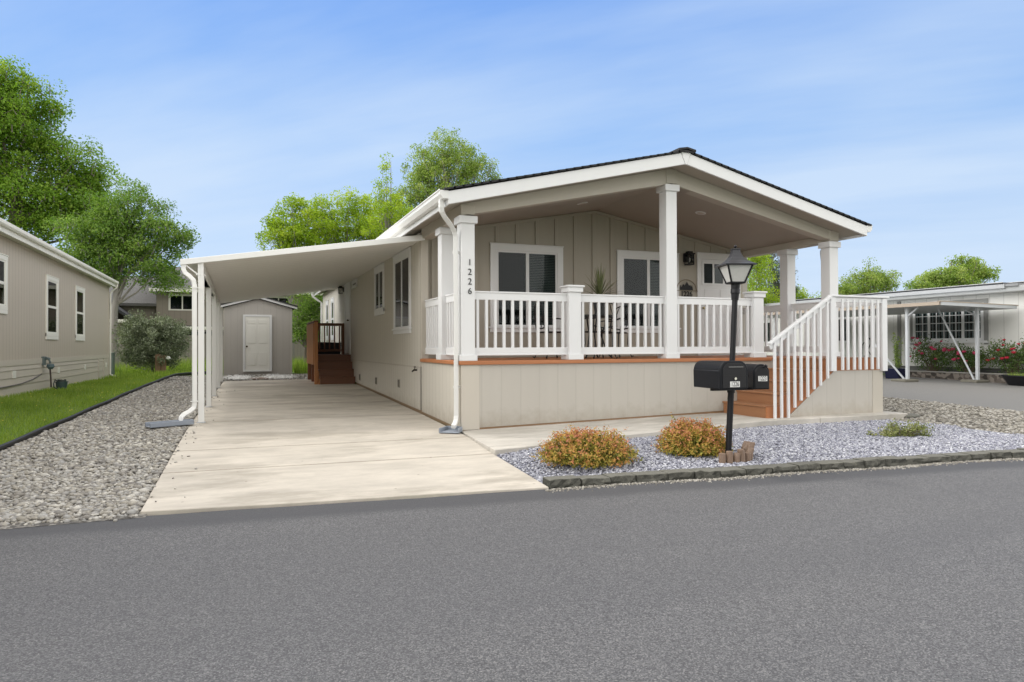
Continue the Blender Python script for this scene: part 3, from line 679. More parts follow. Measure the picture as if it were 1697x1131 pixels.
MB().tube([(HW + .36, .6, 3.22), (HW + .36, .6, 3.12), (HW + .30, .56, 3.06), (HW + .1, .46, 3.0), (HW + .055, .42, 2.95), (HW + .055, .4, 2.8), (HW + .055, .4, .3)], .045, 4, rot=math.pi/4).build('downspout', GUTTER, H, bevel=.01)
MB().tube([(-.4, END - .1, 3.22), (-.38, END - .1, 3.12), (-.2, END - .12, 2.98), (-.06, END - .14, 2.88), (-.06, END - .14, .5)], .045, 4, rot=math.pi/4).build('downspout', GUTTER, H)

# deck, nosing and front skirting
dk = MB()
for k in range(17):
    y = .005 + k*.142
    dk.box(.01, HW - .01, y, y + .137, DK - .03, DK)
dk.build('deck', DECK, H, bevel=.003)
ns = MB().box(-.03, 5.62, -.035, .004, .953, DK).box(-.03, .0, .004, VB - .09, .953, DK - .002).box(HW, HW + .03, .004, VB, .953, DK)
ns.build('deck_nosing', DECK, H, bevel=.008, seg=2)
fs = MB().prism([(.27, .045), (4.62, .125), (4.62, .953), (.27, .953)], 'y', .004, .06)
fs.prism([(4.62, .05), (7.18, .05), (7.18, .953), (4.62, .953)], 'y', .008, .06)
fs.build('porch_skirting', SIDE_U, H)
MB().box(-.004, .268, -.008, .1, .02, .952).build('corner_board', paint('greige_corner', (.50, .465, .405), .55, .04), H, bevel=.004)
MB().prism([(.012, .03), (VB - .09, .085), (VB - .09, .952), (.012, .952)], 'x', .006, .06).build('porch_skirting', SIDE_V, H)
MB().box(HW - .06, HW - .004, .1, VB, .06, .952).build('porch_skirting', SIDE_V, H)
MB().prism([(.2, -.01), (4.6, .075), (4.6, .13), (.2, .05)], 'y', .012, .05).build('sill_plate', MATS.get('weathered_sill') or wood('weathered_sill2', (.25, .15, .08), 'x'), H)

# porch posts
def post(u0, v0, top, cap=True, w=.205, short=False):
    mb = MB().box(u0, u0 + w, v0, v0 + w, DK, top)
    p = mb.build('porch_post', WHITE, H, bevel=.005)
    MB().box(u0 - .028, u0 + w + .028, v0 - .028, v0 + w + .028, DK + .001, DK + .085).build('base_trim', WHITE, p, bevel=.004)
    if short:
        MB().box(u0 - .025, u0 + w + .025, v0 - .025, v0 + w + .025, top, top + .075).box(u0 - .045, u0 + w + .045, v0 - .045, v0 + w + .045, top + .075, top + .105).build('cap', WHITE, p, bevel=.005)
    else:
        MB().box(u0 - .035, u0 + w + .035, v0 - .035, v0 + w + .035, top - .105, top).build('cap', WHITE, p, bevel=.005)
    return p
P_front = post(0, 0, 3.095); post(3.482, 0, 3.84); post(HW - .205, 0, 3.10)
post(1.72, 0, 2.045, short=True); post(5.265, 0, 2.045, short=True)
post(0, 1.03, 3.093); post(HW - .205, 1.03, 3.093)
def digits():
    for k, ch in enumerate('1226'):
        text_obj('house_number', ch, .132, frame((.128, -.006, 2.425 - k*.138), (1, 0, 0), (0, 0, 1)), plain('number_black', (.015, .015, .017), .5), P_front, .006, -.0012)
digits()

# railings: top and bottom rails, square balusters
def railing(p, q, n, zt=2.026, zb=1.085, out=(0, -1)):
    p, q = Vector((*p, 0)), Vector((*q, 0)); d = (q - p).normalized(); o_ = Vector((*out, 0))
    mb = MB()
    c = (p + q)/2; h = (q - p).length/2
    mb.obb(c + Vector((0, 0, zt - .065)), (d, o_, (0, 0, 1)), (h, .02, .062))
    mb.obb(c + Vector((0, 0, zt - .012)), (d, o_, (0, 0, 1)), (h, .032, .012))
    r = mb.build('railing', WHITE, H, bevel=.004)
    MB().obb(c + Vector((0, 0, zb + .058)), (d, o_, (0, 0, 1)), (h, .02, .056)).obb(c + Vector((0, 0, zb + .010)), (d, o_, (0, 0, 1)), (h, .03, .012)).build('bottom_rail', WHITE, r, bevel=.004)
    first = None; L = h*2; sp_ = L/(n + 0.0)
    for k in range(n):
        x = p + d*(sp_*(k + .5))
        if first is None:
            first = MB().obb(x + Vector((0, 0, (zt - .125 + zb + .112)/2)), (d, o_, (0, 0, 1)), (.019, .019, (zt - .125 - zb - .112)/2 + .004)).build('baluster', WHITE, r)
            x0 = x
        else:
            b_ = first.copy(); COL.objects.link(b_); b_.parent = r; b_.location = Vector(first.location) + (x - x0)
    return r
railing((.205, .09), (1.72, .09), 11); railing((1.925, .09), (3.482, .09), 11); railing((3.687, .09), (5.265, .09), 11)
railing((.09, .205), (.09, 1.03), 6, out=(-1, 0)); railing((.09, 1.235), (.09, VB - .09), 8, out=(-1, 0))
railing((HW - .09, .205), (HW - .09, 1.03), 6, out=(1, 0)); railing((HW - .09, 1.235), (HW - .09, VB), 8, out=(1, 0))

# windows
def window(P, a0, a1, z0, z1, parent, sashes=2, vertical=True, tw=.1, apron=True, head=.13, blind='blind', stool=True, mat=WHITE, inner=.035):
    """P(a, d, z) maps along-wall, out-of-wall, height. a0..z1 is the outside of the casing"""
    def B(mb, aa, ab, d0, d1, za, zb):
        p, q = P(aa, d0, za), P(ab, d1, zb); return mb.box(p[0], q[0], p[1], q[1], p[2], q[2])
    f = MB(); ap = .075 if apron else 0
    zi0 = z0 + ap + (.03 if stool else tw*.6); zi1 = z1 - head
    B(f, a0, a0 + tw, 0, .03, z0 + ap, zi1 + .0); B(f, a1 - tw, a1, 0, .03, z0 + ap, zi1)
    B(f, a0 - .0, a1 + .0, 0, .032, zi1, z1 - .02); B(f, a0 - .012, a1 + .012, 0, .042, z1 - .02, z1)
    if stool: B(f, a0 - .03, a1 + .03, 0, .055, z0 + ap, zi0)
    else: B(f, a0, a1, 0, .031, z0 + ap, zi0)
    if apron: B(f, a0, a1, 0, .029, z0, z0 + ap)
    w = f.build('window', mat, parent, bevel=.003)
    g0, g1 = a0 + tw, a1 - tw
    s = MB(); t = inner
    B(s, g0, g0 + t, 0, .018, zi0, zi1); B(s, g1 - t, g1, 0, .018, zi0, zi1); B(s, g0, g1, 0, .019, zi0, zi0 + t); B(s, g0, g1, 0, .019, zi1 - t, zi1)
    if sashes == 2:
        if vertical: m_ = (g0 + g1)/2; B(s, m_ - .032, m_ + .032, 0, .022, zi0 + t, zi1 - t)
        else: m_ = (zi0 + zi1)/2; B(s, g0 + t, g1 - t, 0, .022, m_ - .028, m_ + .028)
    s.build('sash', mat, w)
    B(MB(), g0 + t, g1 - t, .0005, .0015, zi0 + t, zi1 - t).build('dark_backing', DARK, w)  # thin dark sheet painting the unlit inside behind the glass
    if blind == 'blind':
        bl_ = MB(); z = zi0 + t + .012
        lo = (g0 + g1)/2 if (vertical and sashes == 2) else g0 + t
        while z < zi1 - t: B(bl_, lo, g1 - t, .003, .006, z, z + .021); z += .031
        bl_.build('blind', BLIND, w)
        if lo > g0 + t: B(MB(), g0 + t, lo, .003, .005, zi0 + t, zi1 - t).build('insect_screen', plain('insect_screen', (.03, .031, .031), .9), w)
    elif blind == 'curtain':
        cu = MB(); k = g0 + t
        while k < g1 - t: B(cu, k, k + .05, .003, .006, zi0 + t, zi1 - t); k += .085
        cu.build('curtain', CURTAIN, w)
    B(MB(), g0 + t, g1 - t, .009, .013, zi0 + t, zi1 - t).build('pane', GLASS, w)
    return w
PB = lambda a, d, z: (a, VB - d, z)
window(PB, 1.31, 2.785, 1.476, 3.115, H, tw=.125, head=.13)
window(PB, 3.965, 5.42, 1.476, 3.112, H, tw=.125, head=.13)
PL = lambda a, d, z: (-d, a, z)
window(PL, 3.06, 4.52, 1.47, 3.057, H, tw=.1, blind='blind')
window(PL, 5.56, 6.63, 1.93, 3.055, H, tw=.09, stool=False)
window(PL, 9.2, 10.05, 2.83, 3.05, H, tw=.09, apron=False, head=.05, stool=False, sashes=1, blind=None)
window(PL, 14.0, 14.72, 1.45, 2.88, H, tw=.09, vertical=False, blind='curtain', stool=False); window(PL, 15.5, 16.25, 1.45, 2.88, H, tw=.09, vertical=False, blind='curtain', stool=False)
# front door
d_ = MB().box(5.875, 5.97, VB - .03, VB, DK, 3.02).box(6.89, 6.985, VB - .03, VB, DK, 3.02).box(5.865, 6.995, VB - .034, VB, 3.02, 3.135).box(5.86, 7.0, VB - .045, VB - .001, 3.135, 3.155)
dr = MB().box(5.972, 6.888, VB - .012, VB, DK + .03, 3.018)
df = dr.build('front_door', WHITE, H)
d_.build('door_frame', WHITE, df, bevel=.003)
pnl = MB()
for a in (6.06, 6.46):
    for z0, z1 in ((1.15, 1.78), (1.86, 2.40)):
        pnl.box(a, a + .34, VB - .020, VB - .011, z0, z1)
pnl.build('door_panel', WHITE, df, bevel=.006)
lf_ = MB()
for k in range(4): lf_.box(6.02 + k*.265 - .022, 6.02 + k*.265 + .022, VB - .026, VB - .012, 2.52, 2.93)
lf_.box(5.998, 6.837, VB - .025, VB - .012, 2.48, 2.522).box(5.998, 6.837, VB - .025, VB - .012, 2.928, 2.97)
lf_.build('window_frame', WHITE, df)
MB().box(6.03, 6.8, VB - .0135, VB - .0125, 2.52, 2.93).build('door_curtain', plain('lilac_curtain', (.34, .31, .33), .9), df)
MB().box(6.03, 6.8, VB - .018, VB - .016, 2.52, 2.93).build('pane', GLASS, df)
kn = MB().lathe([(.02, 0), (.02, .03), (.032, .045), (.034, .07), (.0, .075)], 0, 0, 12).build('door_knob', plain('brass', (.35, .28, .12), .3, 1.0), df)
kn.rotation_euler = (R(90), 0, 0); kn.location = (6.03, VB - .012, 2.0)
MB().box(5.86, 7.0, VB - .06, VB - .002, DK, DK + .03).build('threshold', plain('threshold_grey', (.45, .45, .44), .4, .6), df)
# wall lantern on the porch
def lantern(name, c, nrm, s=1.0):
    c = Vector(c); n_ = Vector(nrm); t_ = Vector((0, 0, 1)).cross(n_)
    b_ = MB().obb(c + n_*.012, (t_, n_, (0, 0, 1)), (.05*s, .012, .075*s)); k = c + n_*.11*s
    b_.tube([tuple(c + n_*.02 + Vector((0, 0, .03*s))), tuple(c + n_*.08*s + Vector((0, 0, .10*s))), tuple(k + Vector((0, 0, .075*s)))], .014*s, 6)
    b_.obb(k + Vector((0, 0, .065*s)), (t_, n_, (0, 0, 1)), (.075*s, .075*s, .012*s)); b_.obb(k + Vector((0, 0, .09*s)), (t_, n_, (0, 0, 1)), (.045*s, .045*s, .018*s))
    b_.obb(k - Vector((0, 0, .125*s)), (t_, n_, (0, 0, 1)), (.06*s, .06*s, .01*s))
    for i in (-1, 1):
        for j in (-1, 1): b_.obb(k + t_*(i*.055*s) + n_*(j*.055*s) - Vector((0, 0, .03*s)), (t_, n_, (0, 0, 1)), (.007*s, .007*s, .095*s))
    L_ = b_.build(name, BLACK, H)
    MB().obb(k - Vector((0, 0, .03*s)), (t_, n_, (0, 0, 1)), (.05*s, .05*s, .088*s)).build('lantern_glass', SHEERGLASS, L_)
    bu = MB().lathe([(.006, -.06), (.022*s, -.03), (.026*s, .0), (.012*s, .03)], 0, 0, 10).build('bulb', FROST, L_); bu.location = k - Vector((0, 0, .03*s))
lantern('porch_light', (5.60, VB, 3.02), (0, -1, 0), 1.15); lantern('porch_light', (0, 11.75, 2.95), (-1, 0, 0), .95)
# carport-side door with its casing
sd = MB().box(-.02, .02, 10.5, 11.34, g(0, 10.5) + .8, 2.98).build('side_door', WHITE, H)
MB().box(-.035, .01, 10.4, 10.5, 1.0, 3.03).box(-.035, .01, 11.34, 11.44, 1.0, 3.03).box(-.036, .01, 10.4, 11.44, 2.98, 3.08).build('door_frame', WHITE, sd, bevel=.003)
kn = MB().lathe([(.018, 0), (.018, .03), (.03, .05), (.0, .075)], 0, 0, 10).build('door_knob', plain('bronze', (.08, .06, .04), .35, 1.0), sd)
kn.rotation_euler = (0, R(-90), 0); kn.location = (-.02, 10.6, 1.98)
# foundation vents, hose tap
for v, z in ((8.8, .42), (6.5, .43), (4.08, .49)):
    vb = MB().box(-.016, .0, v - .1, v + .1, z - .085, z + .085); vt = vb.build('foundation_vent', paint('vent_greige', (.36, .335, .29), .6), H)
    lv_ = MB()
    for k in range(7): lv_.box(-.022, -.016, v - .085 + k*.025, v - .077 + k*.025, z - .07, z + .07)
    lv_.build('louvre', plain('vent_dark', (.18, .165, .14), .7), vt)
MB().tube([(0, 2.62, .80), (-.07, 2.60, .80), (-.10, 2.585, .775)], .016, 8).tube([(-.05, 2.60, .80), (-.05, 2.60, .85)], .008, 6).tube([(-.05, 2.56, .855), (-.05, 2.64, .855)], .012, 6).build('hose_tap', plain('tap_metal', (.08, .07, .06), .4, .8), H)

# porch stairs on the street side, climbing to the right
st = MB(); tr = MB(); VS = -1.03
us_r = [4.60, 4.885, 5.17, 5.455, 5.74]; zt_ = [.285, .466, .648, .829, DK]
for k, (u, z) in enumerate(zip(us_r, zt_)):
    z0 = .075 if k == 0 else zt_[k-1]
    st.box(u, u + .02, VS + .045, .0, z0, z - .028)
    nu_ = us_r[k+1] if k < 4 else 5.9
    if k < 4: tr.box(u - .025, u + .14, VS + .04, .0, z - .028, z).box(u + .144, nu_ + .0, VS + .04, .0, z - .028, z)
ld = MB()
for k in range(8): ld.box(5.715 + k*.1665, 5.715 + k*.1665 + .162, VS + .0, -.036, DK - .03, DK)
stairs = st.build('porch_stairs', DECKY, H)
tr.build('tread', DECKY, stairs, bevel=.006, seg=2)
ld.build('landing', DECKY, stairs, bevel=.004)
MB().prism([(4.60, .08), (4.97, .085), (5.96, .80), (7.02, .79), (7.02, .985), (5.74, .985), (5.74, .80), (5.455, .80), (5.455, .62), (5.17, .62), (5.17, .44), (4.885, .44), (4.885, .26), (4.6, .26)], 'y', VS, VS + .04).build('stringer', DECK, stairs)
MB().prism([(4.99, .09), (7.02, .075), (7.02, .80), (5.965, .805)], 'y', VS - .006, VS + .03).box(7.0, 7.03, VS - .0, -.0, .08, .95).build('stair_skirting', SIDE_U, stairs)
MB().box(6.80, 7.026, VS - .014, VS - .0065, .075, .80).build('corner_board', GREIGE, stairs)
rail = MB()
VR = VS - .035
rail.bar((4.60, VR, 1.235), (5.87, VR, 2.005), .075, .035).bar((4.62, VR + .005, 1.185), (5.86, VR + .005, 1.955), .03, .085)
rail.box(5.85, 7.12, VR - .045, VR + .05, 1.995, 2.026).box(5.85, 7.1, VR - .01, VR + .03, 1.91, 1.99)
rail.box(5.843, 5.955, VR - .03, VR + .03, .80, 1.99).box(6.975, 7.085, VR - .03, VR + .03, .785, 1.99)
rail.box(7.03, 7.10, VR + .03, -.03, 1.995, 2.026).box(7.04, 7.08, VR + .03, 0, 1.90, 1.99)
sr = rail.build('stair_railing', WHITE, stairs, bevel=.004)
bl_ = MB()
for u, z in ((4.70, .085), (4.83, .088), (4.965, .085), (5.096, .245), (5.225, .35), (5.36, .40), (5.493, .52), (5.625, .575), (5.775, .685)):
    bl_.box(u - .019, u + .019, VR - .033, VR + .003, z, 1.215 + (u - 4.6)*.606)
for u in (6.096, 6.213, 6.352, 6.478, 6.612, 6.748, 6.88): bl_.box(u - .019, u + .019, VR - .033, VR + .003, .815, 1.96)
for k in range(7): y = VR + .12 + k*.133; bl_.box(7.08, 7.118, y - .019, y + .019, .80, 1.96)
bl_.build('stair_balusters', WHITE, stairs, bevel=.003)

# ------------------------------------------------------------------ carport
CP = thing('carport', (-3.5, 2.4, .05), 'white metal carport roof leaning from slim posts against the greige house', 'carport')
cz = lambda u: 2.50 + (3.075 - 2.50)*(u + 3.74)/3.74                     # underside
v0, v1 = 2.22, 13.1
UND = siding('carport_soffit', (.80, .785, .74), 'y', .3, .05, depth=.35, dark=.82)
MB().prism([(-3.74, cz(-3.74)), (-.005, cz(0)), (-.005, cz(0) + .07), (-3.74, cz(-3.74) + .07)], 'y', v0 + .03, v1).build('roof_panel', UND, CP)
MB().prism([(-3.79, cz(-3.79) - .012), (.045, cz(.045) - .012), (.045, cz(.045) + .085), (-3.79, cz(-3.79) + .075)], 'y', v0, v0 + .035).build('roof_edge', ALUM, CP, bevel=.004)
MB().prism([(-3.79, 2.475), (-3.735, 2.475), (-3.735, 2.575), (-3.79, 2.575)], 'y', v0 + .035, v1).build('gutter', ALUM, CP)
MB().box(-3.545, -3.465, v0 + .035, v1 - .05, 2.335, cz(-3.5) - .004).box(-3.575, -3.435, v0 + .04, v1 - .05, 2.335, 2.345).build('beam', ALUM, CP)
pv = [2.30, 4.62, 6.9, 9.15, 11.4]
for k, y in enumerate(pv):
    u = -3.50 + .009*(y - 2.3)
    MB().box(u - .043, u + .043, y - .043, y + .043, g(u, y) - .02, 2.335).build('post', ALUM, CP, bevel=.006)
    MB().box(u - .06, u + .06, y - .05, y + .05, g(u, y) - .005, g(u, y) + .012).build('post_foot', STEEL, CP)
br = MB()
for y in pv: br.box(-3.49 - .014, -3.49 + .014, y - .05, y - .045, 2.27, 2.5); br.bar((-3.5, y - .03, 2.31), (-3.72, y - .03, 2.49), .02, .02)
br.build('bracket', ALUM, CP)
MB().tube([(-3.745, 2.27, 2.49), (-3.745, 2.27, 2.42), (-3.72, 2.26, 2.36), (-3.66, 2.24, 2.31), (-3.605, 2.235, 2.25), (-3.592, 2.235, 2.17), (-3.592, 2.235, .36), (-3.60, 2.22, .29), (-3.66, 2.17, .235), (-3.73, 2.10, .20), (-3.765, 2.06, .16), (-3.775, 2.04, .085)], .047, 4, rot=math.pi/4).build('downspout', ALUM, CP, bevel=.01, seg=2)
for z in (.385, 2.13): MB().box(-3.645, -3.45, 2.18, 2.19, z, z + .014).build('downspout_strap', ALUM, CP)

# splash blocks under the downspouts
def splash(loc, rot, label):
    t = MB(); c, s = math.cos(rot), math.sin(rot); x, y, z = loc
    W = lambda a, b, h: (x + a*c - b*s, y + a*s + b*c, z + h)
    L_, wd = SPL
    for p in (((0, -wd, 0), (L_, -wd*1.2, 0), (L_, wd*1.2, 0), (0, wd, 0), .018),):
        vs = [W(*q) for q in p[:4]] + [W(q[0], q[1], p[4]) for q in p[:4]]
        t.add(vs, [(0,3,2,1),(4,5,6,7),(0,1,5,4),(1,2,6,5),(2,3,7,6),(3,0,4,7)])
    for a, b in (((0, -wd), (L_, -wd*1.2)), ((0, wd), (L_, wd*1.2)), ((0, -wd), (0, wd))): t.bar(W(a[0], a[1], .035), W(b[0], b[1], .035 if a != b else .03), .022, .07)
    tag(t.build('splash_block', BLUEGREY, None, bevel=.006), label, 'splash block')
SPL = (.30, .115); splash((-.07, .11, g(0, .1) + .002), R(237), 'square grey splash tray at the foot of the white porch downspout')
SPL = (.62, .075); splash((-3.62, 2.02, g(-3.7, 2) + .02), R(205), 'long narrow blue grey splash trough lying on the pebbles by the carport')

# ------------------------------------------------------------------ garden shed
SZ = .32
S = thing('garden_shed', (-2.36, 14.6, SZ), 'small grey gabled shed with a white six-panel door behind the carport', 'shed')
SHED = siding('shed_siding', (.42, .395, .365), 'x', .2, depth=.3, dark=.9)
sm = -2.365; hw = 1.06
wz = 2.50; pk = 2.80
MB().prism([(sm - hw, SZ), (sm + hw, SZ), (sm + hw, wz), (sm, pk), (sm - hw, wz)], 'y', 14.6, 17.0).build('wall', SHED, S)
for s in (-1, 1):
    MB().prism([(sm, pk + .02), (sm + s*(hw + .15), wz - .022), (sm + s*(hw + .15), wz + .05), (sm, pk + .09)], 'y', 14.45, 14.48).build('rake_board', WHITE, S)
    MB().prism([(sm, pk + .095), (sm + s*(hw + .17), wz + .05), (sm + s*(hw + .17), wz + .085), (sm, pk + .13)], 'y', 14.40, 17.1).build('roof', SHINGLE, S)
    MB().box(sm + s*hw - .05*(s > 0), sm + s*hw + .05*(s < 0), 14.585, 14.6, SZ, wz - .01).build('corner_board', paint('shed_corner', (.42, .40, .36), .6), S)
sdo = MB().box(-2.76, -2.02, 14.565, 14.59, .46, 2.21).build('door', paint('shed_door_white', (.74, .73, .68), .45), S)
cs = MB().box(-2.835, -2.765, 14.55, 14.6, .42, 2.22).box(-2.015, -1.945, 14.55, 14.6, .42, 2.22).box(-2.835, -1.945, 14.549, 14.6, 2.215, 2.28).box(-2.83, -1.95, 14.53, 14.6, .415, .458)
cs.build('door_frame', WHITE, sdo, bevel=.004)
dp = MB()
for a in (-2.70, -2.36):
    for z0, z1 in ((.62, 1.05), (1.20, 1.27), (1.34, 1.92), (1.99, 2.12)): 
        if z1 - z0 > .1: dp.box(a, a + .26, 14.556, 14.5655, z0, z1)
dp.build('door_panel', MATS['shed_door_white'], sdo, bevel=.012, seg=2)
MB().tube([(-2.72, 14.565, 1.24), (-2.72, 14.51, 1.24)], [.02, .032], 10).build('door_knob', plain('bronze', (.08, .06, .04)), sdo)
tag(MB().box(-2.65, -2.15, 11.9, 12.75, g(-2, 12) - .01, g(-2, 12) + .035).build('paver', wood('brown_paver', (.20, .15, .12), 'x'), None, bevel=.006), 'brown ribbed paver set between white stones before the shed door', 'paver')

# ------------------------------------------------------------------ brown wooden steps to the side door
gz = .215
T = thing('wooden_steps', (-.5, 9.5, gz), 'dark brown stained wooden steps and railed landing at the side door under the carport', 'steps')
a0, a1 = -.94, -.02
h = (1.0 - gz)/4
for k in range(4):
    y = 9.5 + k*.265; z1 = gz + h*(k+1); last = k == 3
    MB().box(a0, a1, y, y + .025, gz if k == 0 else gz + h*k - .0, z1 - .035).build('riser', BROWN, T)
    MB().box(a0 - .01, a1, y - .022, (y + .285) if not last else 11.6, z1 - .035, z1).build('tread' if not last else 'landing', BROWN, T, bevel=.004)
MB().prism([(9.5, gz - .02), (11.6, gz + .02), (11.6, .98), (10.29, .96), (10.29, .75), (10.03, .75), (10.03, .56), (9.765, .56), (9.765, .36), (9.5, .36)], 'x', a0 - .045, a0 - .005).build('stringer', LITWOOD, T)
for y, z0, z1 in ((9.62, gz - .01, 1.905), (10.45, .25, 1.915), (11.53, .25, 1.92)):
    MB().box(a0 - .14, a0 - .05, y - .045, y + .045, z0, z1).build('rail_post', LITWOOD if y < 10 else BROWN, T, bevel=.006)
MB().box(-.115, -.025, 11.485, 11.575, 1.0, 1.92).build('rail_post', BROWN, T, bevel=.006)
sdv = MB()
for k in range(13): sdv.box(a0 - .165, a0 - .142, 9.66 + k*.15, 9.66 + k*.15 + .12, .74, 1.86)
sdv.build('side_boards', LITWOOD, T, bevel=.004)
MB().box(a0 - .16, a0 - .04, 9.56, 11.6, 1.885, 1.925).box(a0 - .05, -.02, 11.5, 11.56, 1.84, 1.925).box(a0 - .05, -.02, 11.51, 11.55, 1.08, 1.15).build('handrail', BROWN, T, bevel=.005)
bb = MB()
for k in range(6): x = a0 + .05 + k*.145; bb.box(x - .017, x + .017, 11.515, 11.55, 1.1, 1.86)
bb.build('balusters', BROWN, T)
MB().bar((a0 - .03, 9.63, 1.80), (a0 - .03, 10.4, 1.30), .035, .06).build('grab_rail', BROWN, T)
bn = thing('storage_bin', (-.5, 11.95, 1.0), 'black lidded storage bin standing behind the brown side-door railing', 'bin')
MB().prism([(-.86, .45), (-.14, .45), (-.10, 1.31), (-.90, 1.33)], 'y', 11.66, 12.15).build('body', BLACKM, bn, bevel=.02)
MB().prism([(-.93, 1.33), (-.07, 1.31), (-.09, 1.345), (-.91, 1.37)], 'y', 11.63, 12.18).build('lid', BLACKM, bn, bevel=.01)

# ------------------------------------------------------------------ neighbour's house on the left
NU = -7.2; NE = 18.14
NB = thing('neighbour_house', (NU, 9, .28), 'taupe panelled house with tall narrow white windows at the left beyond the lawn', 'house')
NSID = siding('taupe_siding', (.43, .375, .31), 'y', .2, .05, depth=.6, dark=.72)
NSK = paint('taupe_skirt', (.46, .415, .35), .6, .06)
MB().box(NU - 8, NU, -6, NE, .86, 3.45).build('wall', NSID, NB)
lap = MB()
for k, (z0, z1) in enumerate(((.10, .45), (.455, .61), (.615, .76), (.765, .86))):
    lap.prism([(NU - .05, z0), (NU + .016, z0), (NU + .002, z1), (NU - .05, z1)], 'y', -6, NE)
lap.build('skirting', NSK, NB)
MB().box(NU - .0, NU + .018, -6, NE, .86, .98).build('band_board', NSK, NB)
for y in (16.2, 17.1): MB().box(NU, NU + .03, y - .03, y + .03, .2, .86).build('skirting_batten', NSK, NB)
for y, z in ((7.25, .68), (10.92, .655), (14.1, .645), (17.55, .63)): MB().box(NU, NU + .024, y - .11, y + .11, z - .075, z + .075).build('foundation_vent', paint('vent_cream', (.62, .60, .54), .6), NB, bevel=.004)
MB().box(NU - .02, NU + .02, NE - .12, NE + .012, .2, 3.38).build('corner_board', NSK, NB)
PN = lambda a, d, z: (NU + d, a, z)
CREAM = paint('cream_trim', (.68, .66, .60), .5, .04)
for a0_, a1_ in ((5.55, 6.78), (9.70, 10.86), (12.82, 14.02)):
    window(PN, a0_, a1_, 1.42 if a0_ > 6 else 1.88, 2.96 if a0_ > 6 else 3.03, NB, tw=.13, vertical=False, blind='curtain' if a0_ > 10 else None, stool=False, mat=CREAM, head=.11)
MB().box(NU - .05, NU + .20, -6, NE + .04, 3.39, 3.41).build('soffit', CREAM, NB)
MB().box(NU + .20, NU + .22, -6, NE + .06, 3.35, 3.52).build('fascia', CREAM, NB)
MB().prism([(NU + .22, 3.445), (NU + .27, 3.445), (NU + .30, 3.48), (NU + .30, 3.545), (NU + .22, 3.545)], 'y', -6, NE + .07).build('gutter', CREAM, NB, bevel=.006)
MB().prism([(NU + .24, 3.555), (NU - 4.0, 4.45), (NU - 4.0, 4.40), (NU + .24, 3.515)], 'y', -6, NE + .06).prism([(NU - 4.0, 4.45), (NU - 8.4, 3.555), (NU - 8.4, 3.5), (NU - 4.0, 4.40)], 'y', -6, NE + .06).build('roof', SHINGLE, NB)
MB().prism([(NU, 3.4), (NU - 4, 4.36), (NU - 8, 3.4)], 'y', NE - .1, NE - .002).build('gable', NSK, NB)
MB().tube([(NU + .26, NE - .03, 3.46), (NU + .26, NE - .03, 3.36), (NU + .23, NE - .03, 3.31), (NU + .10, NE - .02, 3.20), (NU + .06, NE - .02, 3.12), (NU + .055, NE - .02, .32), (NU + .07, NE - .03, .26), (NU + .22, NE - .1, .215)], .034, 4, rot=math.pi/4).build('downspout', CREAM, NB, bevel=.01)
MB().tube([(NU - .9, 15.5, 3.6), (NU - .9, 15.5, 4.12)], .06, 10).build('vent_pipe', CREAM, NB)
um = MB().box(NU, NU + .06, 9.36, 9.52, .82, 1.02).tube([(NU + .05, 9.44, 1.0), (NU + .12, 9.44, .98), (NU + .16, 9.46, .86)], .022, 8).tube([(NU + .04, 9.5, .95), (NU + .13, 9.56, .97)], .022, 8).build('gas_meter', plain('meter_grey', (.10, .13, .13), .5), NB)
MB().tube([(NU + .16, 9.45, .84), (NU + .16, 9.46, .78)], [.07, .085], 12).tube([(NU + .16, 9.46, .78), (NU + .16, 9.46, .72)], [.085, .04], 12).build('regulator', plain('regulator_teal', (.07, .11, .12), .5), um)
MB().tube([(NU + .15, 9.46, .74), (NU + .155, 9.50, .55), (NU + .15, 9.56, .3)], .018, 8).build('pipe', plain('rusty_pipe', (.07, .05, .045), .8), um)
MB().tube([(NU + .02, 9.3, .62), (NU + .03, 8.6, .53), (NU + .02, 7.7, .47), (NU + .03, 6.6, .46), (NU + .02, 5.0, .46)], .014, 6).build('cable', plain('cable_grey', (.12, .11, .10), .7), NB)
hp = thing('hose_pot', (NU + .33, 9.7, .25), 'dark green round hose pot on the grass under the gas meter', 'pot')
MB().lathe([(.10, .24), (.125, .40), (.14, .40), (.14, .42), (.12, .42), (.10, .28)], NU + .33, 9.7, 20).build('pot', plain('pot_green', (.045, .075, .075), .5), hp, smooth=True)
ho = MB()
for k in range(4): ho.tube([(NU + .33 + .085*math.cos(t), 9.7 + .085*math.sin(t), .415 + k*.012 + .01*math.sin(3*t)) for t in np.linspace(0, 6.1, 16)], .012, 6)
ho.tube([(NU + .28, 9.62, .42), (NU + .24, 9.52, .47), (NU + .22, 9.46, .38), (NU + .23, 9.45, .3), (NU + .3, 9.48, .25)], .014, 6)
ho.build('hose', plain('hose_dark', (.03, .035, .03), .5), hp)
eb = MB().box(NU - .25, NU + .05, NE + .5, NE + .95, .2, 1.00).box(NU - .27, NU + .07, NE + .48, NE + .97, 1.00, 1.04)
tag(eb.build('electric_cabinet', plain('cabinet_green', (.12, .155, .145), .5), None, bevel=.01), 'grey green metal cabinet standing behind the taupe house corner', 'cabinet')  # green electric box beside the neighbour's house
ut = MB().box(-5.84, -5.66, 19.0, 19.16, .2, .97).box(-5.65, -5.48, 19.02, 19.15, .2, .92)
tag(ut.build('utility_pedestal', plain('pedestal_brown', (.20, .12, .075), .7), None, bevel=.015), 'brown wooden utility post box at the foot of the big round bush', 'utility box')
